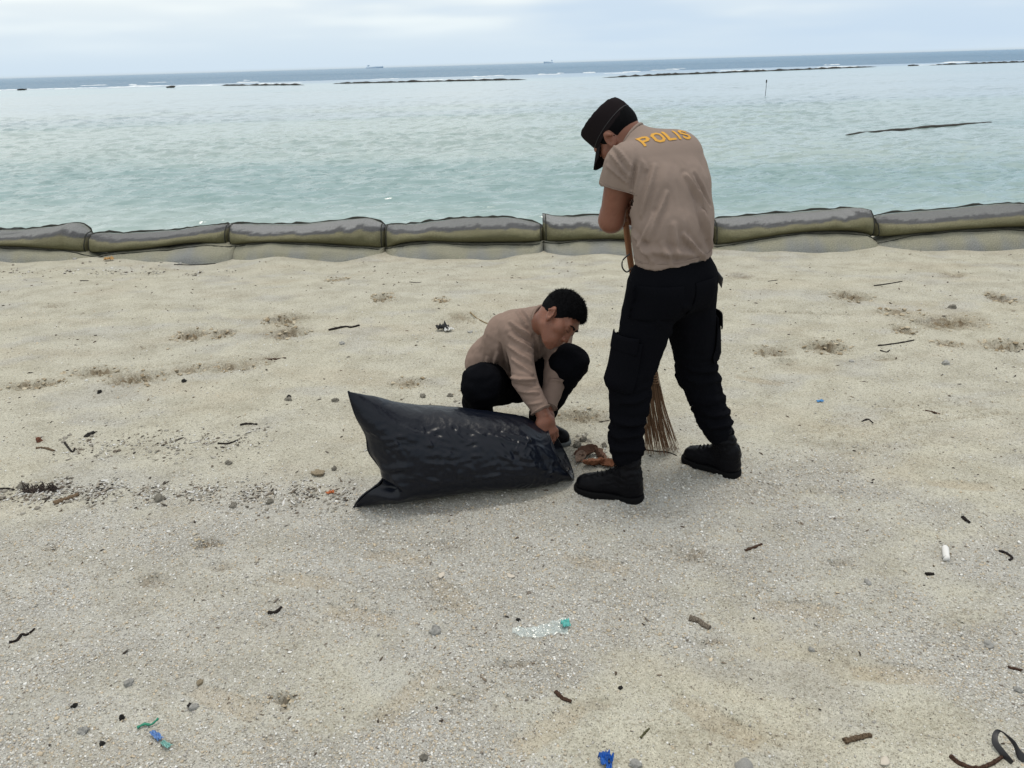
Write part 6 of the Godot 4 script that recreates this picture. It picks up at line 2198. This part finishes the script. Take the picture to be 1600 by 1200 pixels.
	# plastic scraps
	var film := func(u: float, v: float, w: float, l: float, lift: float, n: FastNoiseLite) -> Vector3:
		return Vector3((u - 0.5) * w, absf(n.get_noise_2d(u * 3.0, v * 3.0)) * lift + 0.002, (v - 0.5) * l)
	var blue := paint(0.010, 0.10, 0.42, 0.45, 0.5)
	var green := paint(0.015, 0.20, 0.12, 0.5, 0.5)
	scrap("plastic_scrap", "crumpled bright blue plastic scrap at the bottom edge of the photo", Vector2(0.216, -1.478), Vector2(0.034, 0.030), 0.022, 0.4, blue, 901)
	scrap("plastic_scrap", "tail of torn blue plastic hanging from the crumpled blue scrap", Vector2(0.222, -1.452), Vector2(0.014, 0.034), 0.008, -0.2, blue, 902)
	scrap("plastic_scrap", "bluish strip of torn plastic at the lower left, below the green string", Vector2(-1.008, -1.592), Vector2(0.044, 0.014), 0.010, -0.7, paint(0.10, 0.22, 0.50, 0.45, 0.5), 903)
	scrap("plastic_scrap", "green-white shred of plastic below the bluish strip, lower left", Vector2(-0.970, -1.562), Vector2(0.034, 0.013), 0.010, -0.5, paint(0.20, 0.42, 0.38, 0.45, 0.5), 904)
	scrap("plastic_scrap", "flat blue plastic chip on the right-hand sand behind the rear boot", Vector2(1.615, -3.675), Vector2(0.034, 0.020), 0.006, 0.2, paint(0.03, 0.20, 0.46, 0.5, 0.5), 905)
	scrap("plastic_scrap", "orange plastic bit in the wrack line beside the bag's tail", Vector2(-0.793, -2.87), Vector2(0.030, 0.018), 0.012, 0.3, paint(0.48, 0.13, 0.035, 0.5, 0.5), 906)
	scrap("plastic_scrap", "turquoise plastic cap piece at the corner of the clear sheet", Vector2(0.150, -1.985), Vector2(0.026, 0.024), 0.020, 0.5, paint(0.13, 0.50, 0.46, 0.4, 0.5), 907)
	scrap("plastic_scrap", "orange-brown scrap stuck under the lowest sagging sandbag", Vector2(-4.02, -7.66), Vector2(0.085, 0.06), 0.03, 0.2, paint(0.40, 0.24, 0.10, 0.7), 908)
	scrap("plastic_scrap", "black strap end lying on the far left upper sandbag", Vector2(-5.22, -8.10), Vector2(0.20, 0.03), 0.01, 0.0, M.belt, 909, 0.215)
	scrap("wrapper", "black and white crumpled wrapper on the sand behind the bag", Vector2(-0.462, -4.989), Vector2(0.075, 0.05), 0.035, 0.2, M.belt, 910)
	scrap("plastic_scrap", "white flap of the crumpled wrapper behind the bag", Vector2(-0.425, -4.975), Vector2(0.060, 0.045), 0.02, 0.5, paint(0.62, 0.62, 0.60, 0.6), 911)
	var string := Shape.new()
	tube(string, bend([Vector3(-0.03, 0.006, 0.012), Vector3(-0.012, 0.010, 0.004), Vector3(0.006, 0.008, 0.004), Vector3(0.022, 0.016, -0.010)], 14), 0.0042, 0.0030, 7, 0.25, 5)
	tag(put("plastic_string", string.mesh(), green, self, Vector3(-1.045, height(-1.045, -1.637), -1.637)), "short green plastic string at the lower left", "string")
	var clear := StandardMaterial3D.new()
	clear.albedo_color = Color(0.86, 0.93, 0.93, 0.12)
	clear.transparency = BaseMaterial3D.TRANSPARENCY_ALPHA
	clear.roughness = 0.18
	var cs := Shape.new()
	var cn := noise(2.0, 915, 2)
	sheet(cs, 40, 18, 0.0008, func(u, v):
		var x: float = -0.022 + 0.178 * u
		var wide: float = 0.030 + 0.042 * u + 0.016 * cn.get_noise_1d(u * 3.0)
		var z: float = -1.972 + 0.012 * sin(u * 5.0) + (v - 0.5) * wide
		return Vector3(x, height(x, z) + 0.004 + 0.008 * absf(cn.get_noise_2d(u * 4.0, v * 1.6)), z))
	tag(put("clear_plastic_sheet", cs.mesh(), clear), "torn strip of clear plastic film lying flat on the near sand", "plastic film")
	# white stick of foam or plastic
	var ws := Shape.new()
	tube(ws, [Vector3(0, 0, 0), Vector3(0.002, 0, 0.004), Vector3(0.030, 0, -0.055), Vector3(0.033, 0, -0.062), Vector3(0.034, 0, -0.064)], 0.012, 0.0105, 12, 0.04, 8)
	tag(put("white_tube", ws.mesh(), paint(0.66, 0.65, 0.63, 0.6), self, Vector3(1.528, height(1.53, -2.28) + 0.011, -2.275)), "white plastic tube on the right-hand gravel, left of the hooked twig", "plastic tube")
	# black ribbon at the lower right corner
	var rs := Shape.new()
	var rp := bend([Vector3(-0.015, 0.006, 0.040), Vector3(-0.028, 0.018, -0.014), Vector3(-0.008, 0.034, -0.038), Vector3(0.012, 0.026, -0.006), Vector3(0.016, 0.012, 0.024), Vector3(0.050, 0.005, 0.048)], 36)
	sheet(rs, 36, 4, 0.0014, func(u, v):
		var j := clampi(int(round(u * 35.0)), 0, 35)
		return rp[j] + Vector3(0.010 * sin(u * 5.0), 0.014 * cos(u * 4.0), 0.004) * (v - 0.5) * 1.3)
	tag(put("black_ribbon", rs.mesh(), M.belt, self, Vector3(1.262, height(1.262, -1.455), -1.462)), "curled strip of black plastic at the bottom right corner", "ribbon")
	# weed at the wrack line
	var weed := Shape.new()
	var wr := RandomNumberGenerator.new()
	wr.seed = 44
	weed.take([stone(47, Vector3(0.085, 0.006, 0.020), 0.5, 8).v, stone(47, Vector3(0.085, 0.006, 0.020), 0.5, 8).i])
	for j in 46:
		var c := Vector3(clampf(wr.randfn(0.0, 0.045), -0.08, 0.08), 0.002, clampf(wr.randfn(0.0, 0.014), -0.02, 0.02))
		var d := Vector3(wr.randf_range(-1, 1), wr.randf_range(0.0, 0.55), wr.randf_range(-0.7, 0.7)).normalized() * wr.randf_range(0.02, 0.05)
		tube(weed, bend([c, c + d * 0.6 + Vector3(0, 0.008, 0), c + d + Vector3(wr.randf_range(-0.01, 0.01), -0.002, 0.004)], 6), 0.0030, 0.0012, 5, 0.3, j)
	var wo := put("seaweed_clump", weed.mesh(), paint(0.040, 0.030, 0.026, 0.8), self, Vector3(-2.096, height(-2.096, -2.97), -2.97))
	tag(wo, "tangled dark seaweed clump at the left end of the wrack line", "seaweed")


func scrap(called: String, label: String, at: Vector2, size: Vector2, lift: float, turn: float, mat: Material, n_seed: int, y := -9.0) -> void:
	var s := Shape.new()
	var n := noise(0.9, n_seed, 3)
	sheet(s, 12, 12, 0.0015, func(u, v):
		var e := Vector2(u - 0.5, v - 0.5) * (1.0 + 0.5 * n.get_noise_2d(u * 2.0 + 9.0, v * 2.0))
		return Vector3(e.x * size.x, 0.003 + absf(n.get_noise_2d(u * 2.6, v * 2.6)) * lift * 2.0 + lift * 0.25, e.y * size.y))
	var o := put(called, s.mesh(), mat, self, Vector3(at.x, height(at.x, at.y) if y < -5.0 else y, at.y))
	o.rotation.y = turn
	tag(o, label, "plastic scrap" if called != "wrapper" else "wrapper")


# ---------------------------------------------------------------- shell gravel, beyond counting
func gravel() -> void:
	var r := RandomNumberGenerator.new()
	r.seed = 2024
	var forms := []
	for k in 5:
		var s := stone(950 + k, [Vector3(1, 0.42, 0.8), Vector3(1, 0.62, 0.9), Vector3(1, 0.22, 0.7), Vector3(1, 0.5, 0.45), Vector3(1, 0.3, 0.95)][k], 0.45, 4)
		forms.append(s.mesh())
	var places := [[], [], [], [], []]
	var colors := [[], [], [], [], []]
	var tones := [Color(0.53, 0.51, 0.46), Color(0.60, 0.59, 0.56), Color(0.45, 0.40, 0.32), Color(0.38, 0.36, 0.33), Color(0.68, 0.67, 0.64), Color(0.50, 0.42, 0.31), Color(0.20, 0.17, 0.14)]
	for k in 620000:
		var z := -1.15 - pow(r.randf(), 1.5) * 4.6
		var x := r.randf_range(-1.0, 1.0) * (0.35 - z * 0.80)
		var g := gravelly(x, z)
		var near := smoothstep(-4.2, -1.6, z)
		if r.randf() > 0.05 + 0.95 * g * g:
			continue
		var size := 0.0013 + 0.0034 * pow(r.randf(), 3.6) + (0.0045 * r.randf() if r.randf() < 0.012 else 0.0)
		size *= lerpf(1.25, 1.0, near)
		var b := Basis.from_euler(Vector3(r.randf_range(-0.5, 0.5), r.randf() * TAU, r.randf_range(-0.5, 0.5))).scaled(Vector3.ONE * size)
		var j := r.randi() % 5
		places[j].append(Transform3D(b, Vector3(x, height(x, z) + size * r.randf_range(-0.05, 0.35), z)))
		var c: Color = tones[[0, 0, 0, 1, 1, 2, 2, 3, 3, 4, 5, 5][r.randi() % 12]] if r.randf() > 0.02 else tones[6]
		colors[j].append(c * r.randf_range(0.85, 1.1))
	var count := 0
	for j in 5:
		var mm := MultiMesh.new()
		mm.transform_format = MultiMesh.TRANSFORM_3D
		mm.use_colors = true
		mm.mesh = forms[j]
		mm.instance_count = places[j].size()
		count += places[j].size()
		for k in places[j].size():
			mm.set_instance_transform(k, places[j][k])
			mm.set_instance_color(k, colors[j][k])
		var o := MultiMeshInstance3D.new()
		o.name = numbered("shell_gravel")
		o.multimesh = mm
		o.material_override = M.rock
		o.set_meta("kind", "stuff")
		o.set_meta("label", "pale shell and coral gravel scattered over the sand")
		add_child(o)
	print("gravel ", count)
	# dark crumbs of wood, weed and shell over the whole beach
	var crumb := MultiMesh.new()
	crumb.transform_format = MultiMesh.TRANSFORM_3D
	crumb.use_colors = true
	crumb.mesh = forms[1]
	crumb.instance_count = 3600
	for k in 3600:
		var z := -1.2 - 6.2 * sqrt(r.randf()) if k % 4 else -1.2 - 3.0 * r.randf()
		var x := r.randf_range(-1.0, 1.0) * (0.4 - z * 0.82)
		var size := 0.0016 + 0.0050 * pow(r.randf(), 5.0) * lerpf(0.7, 1.3, clampf(-z / 6.0, 0.0, 1.0))
		var b := Basis.from_euler(Vector3(r.randf_range(-0.4, 0.4), r.randf() * TAU, r.randf_range(-0.4, 0.4))) * Basis.from_scale(Vector3(1.0 + 2.2 * r.randf() * r.randf(), 0.8, 0.8) * size)
		crumb.set_instance_transform(k, Transform3D(b, Vector3(x, height(x, z) + size * 0.25, z)))
		crumb.set_instance_color(k, [Color(0.05, 0.04, 0.033), Color(0.10, 0.075, 0.055), Color(0.20, 0.16, 0.12), Color(0.15, 0.13, 0.11)][r.randi() % 4])
	var co := MultiMeshInstance3D.new()
	co.name = numbered("beach_crumbs")
	co.multimesh = crumb
	co.material_override = M.rock
	co.set_meta("kind", "stuff")
	co.set_meta("label", "dark crumbs of wood, weed and shell scattered over the beach")
	add_child(co)
	# the fine wrack: chips of shell, coral, bark and weed lying along the drift lines
	var drift := MultiMesh.new()
	drift.transform_format = MultiMesh.TRANSFORM_3D
	drift.use_colors = true
	drift.mesh = forms[2]
	drift.instance_count = 3400
	var bands := [[-2.15, -2.98, -0.72, -2.86, 0.07, 0.5], [-2.3, -2.95, -1.75, -2.94, 0.06, 0.2], [-2.2, -3.42, -1.25, -3.40, 0.10, 0.15], [0.26, -3.22, 0.55, -3.10, 0.08, 0.08], [-5.2, -7.25, -2.6, -7.1, 0.12, 0.07]]
	for k in 3400:
		var pick := r.randf()
		var band: Array = bands[0]
		for q in bands:
			band = q
			pick -= float(q[5])
			if pick < 0.0:
				break
		var t := r.randf()
		t = clampf(t + 0.05 * sin(t * 40.0), 0.0, 1.0)
		var x := lerpf(band[0], band[2], t) + r.randfn(0.0, 0.03)
		var z := lerpf(band[1], band[3], t) + r.randfn(0.0, band[4] * (0.5 + 0.5 * absf(sin(t * 17.0))))
		var w := (0.0022 + 0.0058 * pow(r.randf(), 2.5)) * (1.6 if z < -6.0 else 1.0)
		var long := 1.0 + (3.0 * r.randf() if r.randf() < 0.25 else 0.0)
		var b := Basis.from_euler(Vector3(r.randf_range(-0.4, 0.4), r.randf() * TAU, r.randf_range(-0.4, 0.4))) * Basis.from_scale(Vector3(w * long, w * 1.4, w))
		drift.set_instance_transform(k, Transform3D(b, Vector3(x, height(x, z) + w * 0.25, z)))
		drift.set_instance_color(k, [Color(0.50, 0.49, 0.46), Color(0.36, 0.34, 0.30), Color(0.26, 0.23, 0.19), Color(0.14, 0.115, 0.09), Color(0.06, 0.05, 0.042), Color(0.58, 0.57, 0.55)][r.randi() % 6])
	var wo2 := MultiMeshInstance3D.new()
	wo2.name = numbered("wrack_chips")
	wo2.multimesh = drift
	wo2.material_override = M.rock
	wo2.set_meta("kind", "stuff")
	wo2.set_meta("label", "fine chips of shell, bark and weed along the drift lines")
	add_child(wo2)
	# clods of damp sand thrown up round the scuffs
	var spots := []
	for q in SCUFFS:
		if float(q[4]) > 0.012:
			for k in int(10.0 + float(q[4]) * 1300.0):
				var a := r.randf() * TAU
				var d := sqrt(r.randf()) * 1.15
				spots.append([q[0] + cos(a) * d * float(q[2]) * 1.1, q[1] + sin(a) * d * float(q[3]) * 1.1, (0.003 + 0.011 * pow(r.randf(), 2.0)) * clampf(-float(q[1]) / 4.5, 0.45, 1.2)])
	var clods := MultiMesh.new()
	clods.transform_format = MultiMesh.TRANSFORM_3D
	clods.use_colors = true
	clods.mesh = stone(970, Vector3(1, 0.62, 0.85), 0.5, 5).mesh()
	clods.instance_count = spots.size()
	for k in spots.size():
		var w: float = spots[k][2]
		var b := Basis.from_euler(Vector3(r.randf_range(-0.4, 0.4), r.randf() * TAU, r.randf_range(-0.4, 0.4))).scaled(Vector3.ONE * w)
		clods.set_instance_transform(k, Transform3D(b, Vector3(spots[k][0], height(spots[k][0], spots[k][1]) + w * 0.1, spots[k][1])))
		clods.set_instance_color(k, Color(0.27, 0.21, 0.135).lerp(Color(0.50, 0.44, 0.33), r.randf()))
	var ko := MultiMeshInstance3D.new()
	ko.name = numbered("sand_clods")
	ko.multimesh = clods
	ko.material_override = M.rock
	ko.set_meta("kind", "stuff")
	ko.set_meta("label", "brown clods of damp sand kicked up round the shallow pits")
	add_child(ko)
